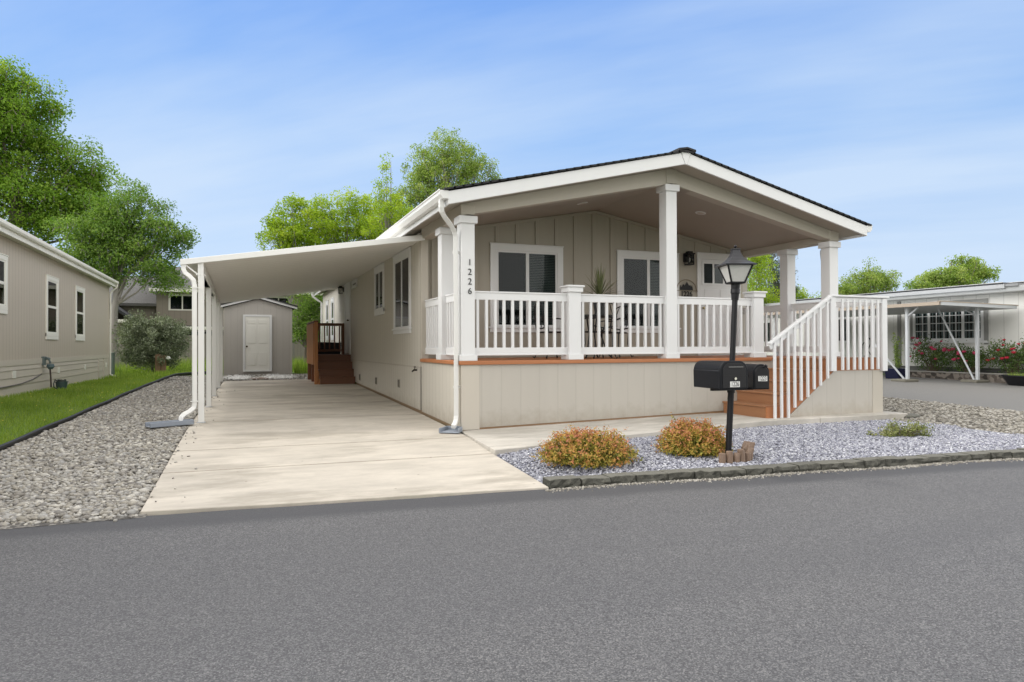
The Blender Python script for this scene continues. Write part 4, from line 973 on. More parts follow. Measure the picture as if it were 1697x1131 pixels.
tag(MB().lathe([(.03, 0), (.08, .03), (.085, .08), (.04, .13), (.0, .14)], -5.40, 18.98, 12).build('meter_cap', plain('white_plastic', (.75, .75, .73)), None, smooth=True), 'white round meter cap on the side of the brown utility box', 'meter')
o_ = bpy.data.objects['meter_cap']; o_.location.z = .76

# ------------------------------------------------------------------ back fence and the houses behind it
fu = [-24, -16, -8.0, 0, 8]
fc = thing('wooden_fence', (-5, 25.5, .33), 'weathered grey board fence across the back of the gardens', 'fence')
FW = wood('weathered_fence', (.24, .215, .19), 'z', var=.35)
rf = random.Random(9); fm = MB(); x = -24
while x < 34: fm.box(x, x + .135, 25.5 + rf.uniform(-.004, .004), 25.525, .25, 1.78 + rf.uniform(-.015, .015)); x += .142
fm.build('boards', FW, fc)
MB().box(-24, 34, 25.526, 25.565, .6, .69).box(-24, 34, 25.526, 25.565, 1.45, 1.54).build('rails', FW, fc)
for k in range(24): MB().box(-24 + k*2.44, -23.9 + k*2.44, 25.57, 25.67, .2, 1.85).build('fence_post', FW, fc)
TH = siding('townhouse_siding', (.235, .205, .165), 'x', .3, .05, depth=.3, dark=.8)
ROOF2 = ground_mat('grey_shingle', [(.3, (.075, .072, .07)), (.7, (.15, .145, .14))], 14, rough=.95)
TW = thing('townhouse', (-2.5, 33, .3), 'long two-storey brown house with a grey roof behind the fence', 'house')
MB().box(-7.2, 16, 33, 42, .2, 4.45).build('wall', TH, TW)
MB().prism([(32.4, 4.40), (37.5, 6.2), (42.6, 4.4), (42.6, 4.25), (37.5, 6.02), (32.4, 4.25)], 'x', -7.5, 16.4).build('roof', ROOF2, TW)
MB().box(-7.5, 16.4, 32.3, 32.42, 4.27, 4.45).build('gutter', CREAM, TW)
PT = lambda a, d, z: (a, 33 - d, z)
for a in (-6.6, -1.5, 3.0, 8.0): window(PT, a, a + 1.4, 3.28, 4.2, TW, tw=.07, apron=False, blind=None, stool=False, head=.07, mat=CREAM)
MB().box(-7.2, 12, 31.8, 33, 2.2, 2.36).build('patio_roof_edge', CREAM, TW)
MB().box(-7.2, 12, 31.85, 33, 2.36, 2.42).build('patio_roof', ROOF2, TW)
MB().box(-7.1, 11.9, 32.93, 32.99, .4, 2.1).build('patio_shade', DARK, TW)  # dark slab painting the shade under the patio roof
TL = thing('townhouse', (-11, 32, .3), 'brown house with a dark steep garage roof half hidden by the left trees', 'house')
MB().box(-19, -7.25, 33.5, 42, .2, 3.7).build('wall', TH, TL)
MB().prism([(33.0, 3.65), (38, 5.6), (43, 3.65), (43, 3.5), (38, 5.42), (33.0, 3.5)], 'x', -19.5, -7.2).build('roof', ROOF2, TL)
MB().box(-14, -8.6, 30.6, 33.5, .2, 2.6).build('garage_wall', TH, TL)
MB().prism([(-14.5, 2.62), (-11.2, 4.9), (-8.1, 2.62), (-8.1, 2.78), (-11.2, 5.08), (-14.5, 2.78)], 'y', 30.3, 34).build('garage_roof', SHINGLE, TL)
MB().prism([(-14, 2.6), (-11.2, 4.6), (-8.6, 2.6)], 'y', 30.55, 30.7).build('gable', TH, TL)
MB().box(-14.4, -8.2, 30.28, 30.36, 2.5, 2.66).build('eave_board', CREAM, TL)
window(lambda a, d, z: (a, 30.6 - d, z), -9.9, -8.9, 1.35, 2.35, TL, tw=.07, apron=False, blind=None, stool=False, head=.07, mat=CREAM)

# ------------------------------------------------------------------ white house and metal carport on the right
WU = 18.2
WH = thing('neighbour_house', (WU, 6, .15), 'white panelled house with a wide gridded window at the right behind the roses', 'house')
WSID = siding('white_siding', (.70, .695, .665), 'y', .41, .03, depth=.5, dark=.72)
MB().box(WU, WU + 7, 3.45, 40, .5, 2.85).box(WU + .25, WU + 7, -6, 3.45, .5, 2.85).build('wall', WSID, WH)
MB().box(WU - .02, WU + .3, 3.36, 3.45, .4, 2.8).build('corner_board', plain('grey_board', (.25, .25, .24), .6), WH)
MB().box(WU + .04, WU + 7, -6, 40, .0, .5).build('skirting', plain('dark_skirt', (.13, .13, .125), .8), WH)
MB().box(WU - .42, WU + .1, 3.3, 40.3, 2.74, 2.78).build('soffit', plain('grey_soffit', (.30, .30, .29), .7), WH)
MB().box(WU - .44, WU - .40, 3.25, 40.3, 2.76, 2.92).build('fascia', plain('grey_fascia', (.33, .34, .34), .6), WH)
MB().prism([(WU - .52, 2.86), (WU - .40, 2.84), (WU - .40, 2.97), (WU - .53, 2.97)], 'y', 3.75, 40.3).build('gutter', plain('pale_gutter', (.36, .37, .38), .5), WH)
MB().prism([(WU - .5, 2.97), (WU + 3.6, 3.16), (WU + 8, 2.97), (WU + 8, 2.90), (WU + 3.6, 3.08), (WU - .5, 2.90)], 'y', 3.4, 40.3).prism([(WU - .2, 2.93), (WU + 3.6, 3.12), (WU + 8, 2.93), (WU + 8, 2.88), (WU + 3.6, 3.05), (WU - .2, 2.86)], 'y', -6, 3.4).build('roof', plain('grey_metal_roof', (.20, .205, .21), .6, .0), WH)
for u0, z0 in ((WU - .34, 2.985), (WU + .62, 3.04)):
    MB().box(u0, u0 + .9, 3.9, 12.5, z0 + .005, z0 + .055).build('solar_panel', plain('panel_dark', (.02, .022, .03), .3), WH)
    MB().box(u0 - .02, u0 - .0005, 3.9, 12.5, z0 + .05, z0 + .068).build('panel_rail', plain('panel_rail', (.5, .5, .5), .4, .6), WH)
PW = lambda a, d, z: (WU - d, a, z)
wn = MB()
def Bw(mb, aa, ab, d0, d1, za, zb): return mb.box(WU - d0, WU - d1, aa, ab, za, zb)
GB = plain('grey_board', (.25, .25, .24), .6)
fgr = MB(); Bw(fgr, 4.55, 4.68, 0, .02, 1.22, 2.62); Bw(fgr, 7.02, 7.15, 0, .02, 1.22, 2.62); Bw(fgr, 4.55, 7.15, 0, .021, 2.50, 2.62)
ww = fgr.build('window', GB, WH)
fw = MB()
for a in (4.68, 5.28, 6.42, 6.95): Bw(fw, a, a + .085, 0, .04, 1.34, 2.48)
Bw(fw, 4.68, 7.03, 0, .041, 1.34, 1.42); Bw(fw, 4.68, 7.03, 0, .041, 2.40, 2.48); Bw(fw, 4.55, 7.15, 0, .08, 1.27, 1.34)
fw.build('window_frame', WHITE, ww)
Bw(MB(), 4.7, 7.0, .001, .004, 1.42, 2.4).build('dark_backing', DARK, ww)  # dark sheet in place of an unlit interior
cu = MB(); k = 4.78
while k < 6.95: Bw(cu, k, k + .05, .006, .012, 1.42, 2.4); k += .11
cu.build('curtain', plain('curtain_grey', (.5, .56, .56), .9), ww)
Bw(MB(), 4.7, 7.0, .016, .018, 1.42, 2.4).build('pane', GLASS, ww)
mu = MB()
for a in (4.97, 5.55, 5.75, 5.95, 6.2, 6.7): Bw(mu, a - .011, a + .011, .019, .03, 1.42, 2.4)
for z in (1.66, 1.91, 2.15): Bw(mu, 4.76, 6.95, .019, .031, z - .011, z + .011)
mu.build('muntins', WHITE, ww)
for a in (9.6, 13.5, 18): window(PW, a, a + 1.5, 1.3, 2.3, WH, tw=.08, apron=False, stool=False, head=.08, blind='curtain')
MB().box(WU - .04, WU, 7.5, 7.62, .5, 2.7).build('downspout', GB, WH)
MC = thing('metal_carport', (15.8, 4.3, .12), 'low flat white metal carport with leaning braces before the white house', 'carport')
DRK = plain('weathered_alum', (.34, .32, .29), .5)
cr = MB()
cr.prism([(14.8, 2.30), (17.95, 2.245), (17.95, 2.33), (14.8, 2.385)], 'y', 3.62, 11.5)
cr.build('roof', STEEL, MC)
MB().box(14.74, 14.8, 3.6, 11.5, 2.30, 2.395).prism([(14.74, 2.39), (18.0, 2.335), (18.0, 2.36), (14.74, 2.415)], 'y', 3.56, 3.66).build('roof_trim', plain('tan_trim', (.36, .30, .24), .6), MC)
MB().prism([(14.8, 2.30), (17.95, 2.245), (17.95, 2.335), (14.8, 2.39)], 'y', 3.57, 3.62).build('front_edge', STEEL, MC)
for u, v in ((15.0, 4.76), (16.75, 3.92)):
    z0 = g(u, v); MB().box(u - .038, u + .038, v - .038, v + .038, z0, 2.3).build('post', STEEL, MC)
    MB().bar((u - .06, v + .06, z0 + .06), (u - .30, v + .95, 1.35 if u < 16 else 2.28), .045, .04).build('brace', STEEL, MC)
    MB().bar((u, v, 2.02), (u - .02 + (.0), v - .38 if u < 16 else v + .40, 2.29), .05, .04).build('knee_brace', STEEL, MC)
    MB().box(u - .34, u + .20, v - .2, v + .28, z0 - .02, z0 + .06).build('footing', plain('concrete_pad', (.16, .15, .12), .9), MC, bevel=.015)
MB().box(16.7, 16.79, 9.5, 9.59, .15, 2.3).box(14.95, 15.04, 9.9, 9.99, .15, 2.3).build('post', STEEL, MC)
BRK = ground_mat('old_planter_brick', [(.2, (.03, .025, .02)), (.5, (.075, .06, .05)), (.8, (.15, .13, .11))], 9, True)
rp = thing('raised_bed', (17, 4.5, .1), 'low dark brick raised bed in front of the white house', 'planter')
MB().box(17.0, 17.14, -.5, 6.9, .0, .36).build('brick_wall', BRK, rp, bevel=.01)
MB().box(16.98, 17.16, -.5, 6.92, .361, .395).build('coping', plain('coping_grey', (.22, .21, .19), .9), rp, bevel=.006)
MB().box(17.14, 18.15, -.5, 6.8, .0, .33).build('soil', ground_mat('soil', [(.3, (.025, .018, .012)), (.7, (.07, .05, .035))], 12), rp)

# ------------------------------------------------------------------ street lamp and mailboxes
LB = Vector((2.03, -3.25, 0.0)); LT = Vector((2.135, -3.25, 1.74)); ld_ = (LT - LB).normalized()
LP = thing('lamp_post', tuple(LB), 'slim black lamp post with a four-sided lantern, leaning slightly beside the mailboxes', 'street lamp')
MB().tube([tuple(LB - ld_*.2), tuple(LB + ld_*.70)], .034, 14).tube([tuple(LB + ld_*.70), tuple(LB + ld_*.76)], [.042, .042], 14).tube([tuple(LB + ld_*.76), tuple(LT)], .031, 14).build('pole', BLACK, LP, smooth=True)
col_ = MB().tube([tuple(LT - ld_*.02), tuple(LT + ld_*.05), tuple(LT + ld_*.055), tuple(LT + ld_*.10), tuple(LT + ld_*.105), tuple(LT + ld_*.17)], [.038, .044, .050, .050, .046, .050], 16)
col_.build('collar', BLACK, LP, smooth=True)
LX, LY = 2.145, -3.25; zl, zt = 1.91, 2.10
ang = R(-22 + 45 + 4)
def sq(r, z, k): a = ang + k*math.pi/2; return Vector((LX + r*math.cos(a), LY + r*math.sin(a), z))
lf2 = MB()
for k in range(4):
    lf2.bar(sq(.105, zl, k), sq(.195, zt, k), .016, .016); lf2.bar(sq(.105, zl, k), sq(.105, zl, k+1), .02, .018); lf2.bar(sq(.195, zt, k), sq(.195, zt, k+1), .016, .014)
lf2.add([sq(.105, zl - .012, k) for k in range(4)] + [sq(.105, zl - .002, k) for k in range(4)], [(0,1,2,3),(7,6,5,4)])
lf2.build('lantern_frame', BLACK, LP)
for k in range(4):
    q = [sq(.103, zl + .01, k), sq(.103, zl + .01, k+1), sq(.190, zt - .005, k+1), sq(.190, zt - .005, k)]
    c = sum(q, Vector())/4; nrm = (Vector((c.x - LX, c.y - LY, 0))).normalized()
    MB().add(q + [p - nrm*.003 for p in q], [(0,1,2,3),(7,6,5,4),(0,4,5,1),(1,5,6,2),(2,6,7,3),(3,7,4,0)]).build('lantern_pane', FROST, LP)
rf_ = MB(); prof = [(.245, 2.095), (.25, 2.106), (.19, 2.127), (.135, 2.155), (.092, 2.192), (.066, 2.232), (.053, 2.272), (.062, 2.276), (.062, 2.288), (.02, 2.292)]
vs = [sq(r, z, k) for r, z in prof for k in range(4)]
rf_.add(vs, [(i*4+k, i*4+(k+1) % 4, (i+1)*4+(k+1) % 4, (i+1)*4+k) for i in range(len(prof)-1) for k in range(4)] + [(0,1,2,3)])
rf_.build('lantern_roof', plain('satin_black_metal', (.05, .05, .055), .4, .5), LP)
MB().lathe([(.02, 2.288), (.008, 2.296), (.012, 2.302), (.02, 2.312), (.012, 2.324), (.004, 2.33)], LX, LY, 12).build('finial', BLACK, LP, smooth=True)
MB().lathe([(.012, 1.92), (.014, 1.95), (.03, 1.975), (.034, 2.0), (.02, 2.03), (.004, 2.036)], LX, LY, 14).build('bulb', plain('bulb_white', (.8, .8, .78), .3), LP, smooth=True)

def mailbox(front, ax, w, h, L, label, num, num_at, lock=False, flag=False):
    """front = bottom left corner of the door; ax = rotation of the door's outward normal from -v"""
    c, s = math.cos(ax), math.sin(ax); f = Vector(front); ex = Vector((c, s, 0)); ey = Vector((-s, c, 0))
    t = thing('mailbox', front, label, 'mailbox')
    W = lambda a, b, z: tuple(f + ex*a + ey*b + Vector((0, 0, z)))
    r = w/2; n = 14; side = h - r
    if lock: rc = .10; arc = [(w, 0), (w, h - rc)] + [(w - rc + rc*math.cos(a), h - rc + rc*math.sin(a)) for a in np.linspace(0, math.pi/2, 8)] + [(rc + rc*math.cos(a), h - rc + rc*math.sin(a)) for a in np.linspace(math.pi/2, math.pi, 8)] + [(0, h - rc), (0, 0)]
    else: arc = [(w, 0)] + [(r + r*math.cos(a), side + r*math.sin(a)) for a in np.linspace(0, math.pi, n)] + [(0, 0)]
    m = len(arc); mb = MB()
    mb.add([W(a, .012, z) for a, z in arc] + [W(a, L, z) for a, z in arc], [tuple(range(m)), tuple(range(m, 2*m))[::-1]] + [(i, m+i, m+(i+1) % m, (i+1) % m) for i in range(m)])
    mb.build('body', plain('mailbox_black', (.005, .006, .009), .42, 0, .22), t, bevel=.006, smooth=True)
    k = [(w/2 + (a - w/2)*1.05, z*1.02) for a, z in arc]; db = MB()
    db.add([W(a, -.012, z) for a, z in k] + [W(a, .018, z) for a, z in k], [tuple(range(m)), tuple(range(m, 2*m))[::-1]] + [(i, m+i, m+(i+1) % m, (i+1) % m) for i in range(m)])
    db.build('rim', plain('mailbox_black', (.014, .015, .018)), t, bevel=.008, seg=2)
    k2 = [(w/2 + (a - w/2)*.88, .012 + z*.9) for a, z in arc]; db = MB()
    db.add([W(a, -.020, z) for a, z in k2] + [W(a, -.010, z) for a, z in k2], [tuple(range(m)), tuple(range(m, 2*m))[::-1]] + [(i, m+i, m+(i+1) % m, (i+1) % m) for i in range(m)])
    door = db.build('door', BLACKM, t, bevel=.005)
    bx = MB()
    if lock:
        MB().obb(Vector(W(w*.55, -.022, h*.80)), (ex, ey, (0, 0, 1)), (w*.27, .006, .006)).build('slot', plain('slot_grey', (.10, .10, .10), .4), door)
        MB().obb(Vector(W(w*.5, -.0205, h*.50)), (ex, ey, (0, 0, 1)), (w*.42, .002, .0025)).build('seam', plain('seam_black', (.004, .004, .004), .6), door)
        MB().tube([W(w*.52, -.018, h*.38), W(w*.52, -.032, h*.38)], .014, 14).build('lock', plain('lock_chrome', (.7, .68, .62), .25, 1.0), door)
    else:
        MB().tube([W(w*.62, -.02, h*.90), W(w*.70, -.05, h*.97), W(w*.78, -.03, h*.93)], .014, 8).build('pull', BLACKM, door)
        MB().obb(Vector(W(-.006, L*.45, h*.55)), (ex, ey, (0, 0, 1)), (.004, .11, .012)).obb(Vector(W(-.006, L*.62, h*.42)), (ex, ey, (0, 0, 1)), (.005, .02, .03)).build('flag_arm', plain('flag_grey', (.16, .16, .165), .4, .5), t)
    a, z, lw, lh = num_at
    MB().obb(Vector(W(a, -.0225, z)), (ex, ey, (0, 0, 1)), (lw/2, .0015, lh/2)).build('number_label', plain('label_white', (.66, .66, .65), .4), door)
    M_ = frame(W(a, -.0245, z), tuple(ex), (0, 0, 1)) @ Matrix.Diagonal((lw/len(num)/lh*1.42, 1, 1, 1))
    text_obj('number', num, lh*1.18, M_, plain('number_black', (.015, .015, .017)), door, .0005, .0006)
    return t
mailbox((1.712, -3.52, .760), R(-4), .325, .292, .50, 'large black locking mailbox numbered 1226 on the near side of the lamp post', '1226', (.165, .052, .118, .060), lock=True)
mailbox((2.275, -3.37, .735), R(-14), .180, .275, .50, 'narrow arched black mailbox numbered 1223 on the far side of the lamp post', '1223', (.10, .12, .105, .056))
ar = MB().bar((1.80, -3.27, .742), (2.36, -3.25, .738), .05, .028).bar((1.95, -3.27, .748), (1.98, -3.0, .748), .04, .012)
ar.build('mailbox_arm', BLACK, LP)
LG = thing('log_edging', (2.0, -3.35, 0), 'ring of short weathered log stakes round the foot of the lamp post', 'edging')
LOG = wood('weathered_log', (.20, .135, .095), 'z', var=.35)
for a, rr, h, tl in ((-118, .27, .15, 0), (-100, .25, .11, .02), (-82, .25, .17, -.02), (-60, .25, .10, .0), (-42, .24, .16, .03), (-22, .25, .12, 0), (-4, .27, .23, .04), (12, .26, .20, .06), (26, .32, .22, .05), (-134, .30, .12, 0)):
    h *= .62; x, y = 2.02 + rr*1.0*math.cos(R(a)), -3.27 + rr*.7*math.sin(R(a)); rd = .037
    MB().tube([(x, y, -.08), (x + tl*.3, y, h*.5), (x + tl, y, h - .006), (x + tl, y, h)], [rd, rd, rd*.97, rd*.9], 12).build('log', LOG, LG)

# ------------------------------------------------------------------ porch furniture
IRON = plain('wrought_iron', (.010, .010, .011), .45)
def chair(x, y, rz, label):
    t = thing('patio_chair', (x, y, DK), label, 'chair', 'wrought iron chairs round the porch table'); c, s = math.cos(rz), math.sin(rz)
    W = lambda a, b, z: (x + a*c - b*s, y + a*s + b*c, DK + z)
    st_ = MB().lathe([(.21, .43), (.225, .44), (.21, .455)], 0, 0, 16); st_.v = [W(*p) for p in st_.v]; st_.build('seat', IRON, t)
    for a, b in ((-.17, -.17), (.17, -.17), (-.17, .19), (.17, .19)):
        MB().tube([W(a, b, .44), W(a*.95, b*.95, .25), W(a*1.1, b*1.1, .08), W(a*1.25, b*1.25, .0), W(a*1.35, b*1.35, .03)], .011, 6).build('leg', IRON, t)
    bk = MB().tube([W(-.2, .19, .44), W(-.21, .24, .70), W(-.12, .27, .90), W(0, .275, .95), W(.12, .27, .90), W(.21, .24, .70), W(.2, .19, .44)], .012, 6)
    bk.tube([W(-.21, .235, .66), W(0, .245, .72), W(.21, .235, .66)], .016, 6).tube([W(-.2, .21, .54), W(0, .22, .50), W(.2, .21, .54)], .012, 6)
    for a in (-.1, 0, .1): bk.tube([W(a, .215, .52), W(a*1.3, .25, .72), W(a*.6, .272, .91)], .008, 6)
    bk.build('backrest', IRON, t)
    for s_ in (-1, 1): MB().tube([W(s_*.2, .235, .66), W(s_*.26, .05, .665), W(s_*.24, -.12, .65), W(s_*.21, -.15, .56), W(s_*.18, -.14, .44)], .012, 6).build('armrest', IRON, t)
    return t
chair(2.62, .72, R(180), 'black iron chair on the street side of the porch table'); chair(3.35, 1.42, R(-60), 'black iron chair at the right end of the porch table'); chair(1.98, 1.15, R(95), 'black iron chair at the left end of the porch table')
tb = thing('patio_table', (2.75, 1.18, DK), 'round black iron table behind the white porch railing', 'table')
MB().lathe([(.40, .70 + DK), (.42, .705 + DK), (.42, .735 + DK), (.40, .74 + DK)], 2.75, 1.18, 28).build('table_top', IRON, tb)
for a in range(4):
    c, s = math.cos(R(45 + 90*a)), math.sin(R(45 + 90*a))
    MB().tube([(2.75 + .3*c, 1.18 + .3*s, DK + .70), (2.75 + .16*c, 1.18 + .16*s, DK + .4), (2.75 + .28*c, 1.18 + .28*s, DK + .08), (2.75 + .36*c, 1.18 + .36*s, DK)], .014, 7).build('leg', IRON, tb)
sp_t = thing('spiky_plant', (2.95, 1.25, DK + .74), 'spiky dracaena with long narrow green leaves in a pot on the porch table', 'plant')
MB().lathe([(.09, DK + .742), (.13, DK + 1.02), (.145, DK + 1.02), (.145, DK + 1.05), (.12, DK + 1.05)], 2.95, 1.25, 20).build('pot', plain('pot_charcoal', (.05, .05, .05), .5), sp_t)
V = []; rs = random.Random(4)
for k in range(64):
    a = rs.uniform(0, 6.283); el = rs.uniform(.15, 1.5); Ln = rs.uniform(.45, .66); wd = .013
    d = Vector((math.cos(a)*math.cos(el), math.sin(a)*math.cos(el), math.sin(el))); sd_ = Vector((-math.sin(a), math.cos(a), 0))
    p0 = Vector((2.95, 1.25, DK + 1.06)); pts_ = [p0 + d*(Ln*t) + Vector((0, 0, -.16*t*t*math.cos(el))) for t in (0, .35, .7, 1)]
    ws = (wd*.6, wd, wd*.8, .001)
    for (pa, wa), (pb, wb) in zip(list(zip(pts_, ws))[:-1], list(zip(pts_, ws))[1:]): V += [pa - sd_*wa, pa + sd_*wa, pb + sd_*wb, pb - sd_*wb]
np_mesh('leaves', [tuple(p) for p in V], np.arange(len(V)).reshape(-1, 4), leafmat('spike_leaf', [(0, (.09, .12, .045)), (1, (.24, .26, .13))], .2), sp_t, attrs={'tint': np.repeat(RNG.uniform(0, 1, len(V)//12), 12)})
# arched metal house sign on the porch wall
SH = .235
sg = thing('house_sign', (5.60, VB, 2.3), 'arched dark metal mountain plaque reading 1226 beside the front door', 'sign')
TANM = plain('sign_bronze', (.20, .165, .12), .5, .4)
out = [(5.33, 2.10 + SH), (5.36, 2.15 + SH)] + [(5.60 + .24*math.cos(a), 2.14 + SH + .20*math.sin(a)) for a in np.linspace(math.pi*.93, .07*math.pi, 16)] + [(5.84, 2.15 + SH), (5.87, 2.10 + SH)]
rim = MB()
for (x0, z0), (x1, z1) in zip(out[:-1], out[1:]): rim.bar((x0, VB - .03, z0), (x1, VB - .03, z1), .012, .014)
rim.bar((5.35, VB - .03, 2.115 + SH), (5.85, VB - .03, 2.115 + SH), .01, .01).bar((5.4, VB - .03, 1.975 + SH), (5.8, VB - .03, 1.975 + SH), .01, .01)
rim.build('rim', TANM, sg)
sil = [(5.44, 2.125), (5.44, 2.18), (5.455, 2.23), (5.47, 2.18), (5.49, 2.20), (5.52, 2.25), (5.55, 2.215), (5.575, 2.245), (5.61, 2.30), (5.645, 2.25), (5.665, 2.215), (5.69, 2.24), (5.715, 2.195), (5.735, 2.23), (5.75, 2.18), (5.76, 2.125)]
MB().prism([(a, z + SH) for a, z in sil], 'y', VB - .032, VB - .026).build('mountain_shape', BLACK, sg)
text_obj('number', '1226', .145, frame((5.60, VB - .03, 2.045 + SH), (1, 0, 0), (0, 0, 1)), BLACK, sg, .003, .003)

# ------------------------------------------------------------------ planting
# lawn beside the pebble path, and long grass at the back
n = 34000; v = -3.3 + 18.5*RNG.uniform(0, 1, n)**1.35; lo = np.full(n, -7.17); hi = edge_u(v) - .035
u = lo + (hi - lo)*RNG.uniform(0, 1, n); P = np.stack([u, v], 1)
h = RNG.uniform(.025, .065, n)*(1 + .5*np.sin(u*3.1)*np.sin(v*2.3))
pt = np.clip(.5 + .28*np.sin(u*2.3 + 1)*np.sin(v*1.7) + RNG.normal(0, .2, n), 0, 1)
tag(blades('lawn', P, G(u, v) - .045, h*.7 + .045, RNG.uniform(.006, .012, n), L_GRASS, .5, pt), 'strip of bright green lawn beside the taupe house', 'lawn', kind='stuff')
n = 26000; u = RNG.uniform(-14, 3.2, n); v = RNG.uniform(15.2, 25.3, n)
ok = ((u < NU - .1) | (v > NE + .05) | (u > NU + .05)) & ((v > 17.1) | (u > -1.1) | (u < -4.6)) & ~((v < 17.7) & (u > -.1)) & ~((v < 18.3) & (u < -7.1)); u, v = u[ok], v[ok]
h = np.where(v > 20.5, RNG.uniform(.15, .55, len(u)), np.where((u > -1.3), RNG.uniform(.15, .5, len(u)), RNG.uniform(.04, .12, len(u))))
tag(blades('long_grass', np.stack([u, v], 1), G(u, v) - .05, h + .05, RNG.uniform(.012, .028, len(u)), L_GRASS, .4), 'uncut grass growing along the back fence', 'grass', kind='stuff')
v = -2 + 16*RNG.uniform(0, 1, 90); u = -7.1 + (edge_u(v) + 7.0)*RNG.uniform(0, 1, 90)
C_ = np.stack([u, v, G(u, v) + .05], 1); V, F = leaf_quads(C_, np.tile((0, -.3, 1.0), (90, 1)), np.full(90, .024), 1.0, 0)
tag(np_mesh('dandelions', V, F, plain('dandelion_yellow', (.65, .5, .05), .7)), 'small yellow flowers dotted in the lawn', 'flowers', kind='stuff')

# copper and green spirea mounds
def spirea(x, y, z, rx, ry, rz, label, seed):
    t = thing('spirea_shrub', (x, y, z), label, 'shrub', 'copper leaved mounds in the blue gravel'); rg = np.random.default_rng(seed)
    nt_ = 760; d = rg.normal(size=(nt_, 3)); d[:, 2] = np.abs(d[:, 2])*1.1 + .02; d /= np.linalg.norm(d, axis=1, keepdims=True)
    rr = (rg.uniform(.88, 1.08, nt_) + (rg.uniform(0, 1, nt_) < .07)*rg.uniform(.05, .22, nt_)) * (1 + .10*np.sin(d[:, 0]*5 + seed)*np.sin(d[:, 1]*6 + seed*2))
    tip = np.stack([x + d[:, 0]*rx*rr, y + d[:, 1]*ry*rr, z + .03 + d[:, 2]*rz*rr], 1); root = np.stack([x + d[:, 0]*rx*.25, y + d[:, 1]*ry*.25, np.full(nt_, z)], 1)
    mb = MB()
    for k in range(0, nt_, 3): mb.tube([tuple(root[k]), tuple((root[k] + tip[k])/2 + np.array([0, 0, .02])), tuple(tip[k])], [.004, .003, .0015], 4, cap=False)
    mb.build('twigs', plain('twig_brown', (.13, .07, .04), .8), t)
    per = 26; s = rg.uniform(0, 1, (nt_, per))**.55; P = root[:, None] + (tip - root)[:, None]*s[..., None]*1.02 + rg.normal(0, .014, (nt_, per, 3)); P = P.reshape(-1, 3)
    P[:, 2] = np.maximum(P[:, 2], z + .005)
    nn = rg.normal(size=P.shape) + np.repeat(d, per, 0)*.6 + (0, 0, .4)
    V, F = leaf_quads(P, nn, rg.uniform(.017, .036, len(P)), .55, .12)
    young = np.clip((s - .74)/.26, 0, 1).reshape(-1)*(.42 + .5*np.repeat(d[:, 2], per)) + np.repeat(np.clip(rg.normal(.12, .22, nt_), -.2, .5), per) - .18*np.repeat(d[:, 0] > .55, per)*rg.uniform(0, 1, len(P))
    np_mesh('leaves', V, F, SPIREA, t, attrs={'tint': np.repeat(np.clip(young, 0, 1), 4)})
m, nt, b = nodes('spirea_leaf'); out_ = nt.nodes['Material Output']; at = N(nt, 'ShaderNodeAttribute', attribute_name='tint'); gm = N(nt, 'ShaderNodeNewGeometry')
col = ramp(nt, mul(nt, mul(nt, at.outputs['Fac'], .85), mul(nt, gm.outputs['Random Per Island'], .22), 'ADD'), [(.0, (.11, .16, .025)), (.28, (.30, .29, .045)), (.52, (.49, .36, .065)), (.75, (.53, .26, .075)), (1, (.56, .21, .13))])
nt.links.new(col, b.inputs['Base Color']); b.inputs['Roughness'].default_value = .6
tr_ = N(nt, 'ShaderNodeBsdfTranslucent'); nt.links.new(col, tr_.inputs[0]); mx = N(nt, 'ShaderNodeMixShader'); mx.inputs[0].default_value = .3
nt.links.new(b.outputs[0], mx.inputs[1]); nt.links.new(tr_.outputs[0], mx.inputs[2]); nt.links.new(mx.outputs[0], out_.inputs[0]); SPIREA = m
spirea(.46, -2.93, -.01, .52, .46, .315, 'broad copper and green spirea mound at the left end of the blue gravel', 21)
spirea(1.84, -2.88, -.01, .42, .38, .345, 'copper and green spirea mound directly behind the lamp post', 22)
# small variegated ground shrub
def clump(name, label, cat, blobs, nC, per, size, mat, spread, base, group=None, aspect=.55):
    t = thing(name, base, label, cat, group); Cc, D = blob_points(blobs, nC, .5); ci = np.repeat(np.arange(nC), per)
    P = Cc[ci] + RNG.normal(0, spread, (nC*per, 3)); P[:, 2] = np.maximum(P[:, 2], base[2] + .01)
    V, F = leaf_quads(P, RNG.normal(size=P.shape) + D[ci]*.6 + (0, 0, .5), size*RNG.uniform(.6, 1.3, len(P)), aspect)
    np_mesh('leaves', V, F, mat, t, attrs={'tint': np.repeat(np.clip(.5 + RNG.normal(0, .3, nC), 0, 1)[ci], 4)})
    st_ = MB()
    for k in range(0, nC, max(1, nC//30)): st_.tube([(base[0] + (Cc[k][0] - base[0])*.15, base[1] + (Cc[k][1] - base[1])*.15, base[2] - .03), tuple((np.array(base) + Cc[k])/2 + RNG.normal(0, .02, 3)), tuple(Cc[k])], [.008 + size*.08, .006 + size*.06, .003], 5, cap=False)
    st_.build('stems', plain('stem_brown', (.10, .075, .05), .8), t); return t
L_VAR = leafmat('variegated_leaf', [(0, (.10, .14, .03)), (.5, (.22, .25, .08)), (1, (.45, .44, .22))], .25)
clump('euonymus_shrub', 'low yellow green variegated shrub alone in the right part of the gravel bed', 'shrub', [(5.33, -2.82, .08, .17, .15, .12), (5.58, -2.85, .06, .15, .13, .10), (5.10, -2.72, .05, .14, .12, .08), (5.52, -2.45, .06, .08, .07, .09), (4.95, -2.58, .02, .04, .04, .03)], 110, 16, .03, L_VAR, .025, (5.33, -2.8, .0))
clump('weed', 'tiny pale weed growing between the two spirea mounds', 'weed', [(1.13, -2.75, .02, .06, .05, .04)], 16, 10, .018, L_VAR, .012, (1.13, -2.75, 0))
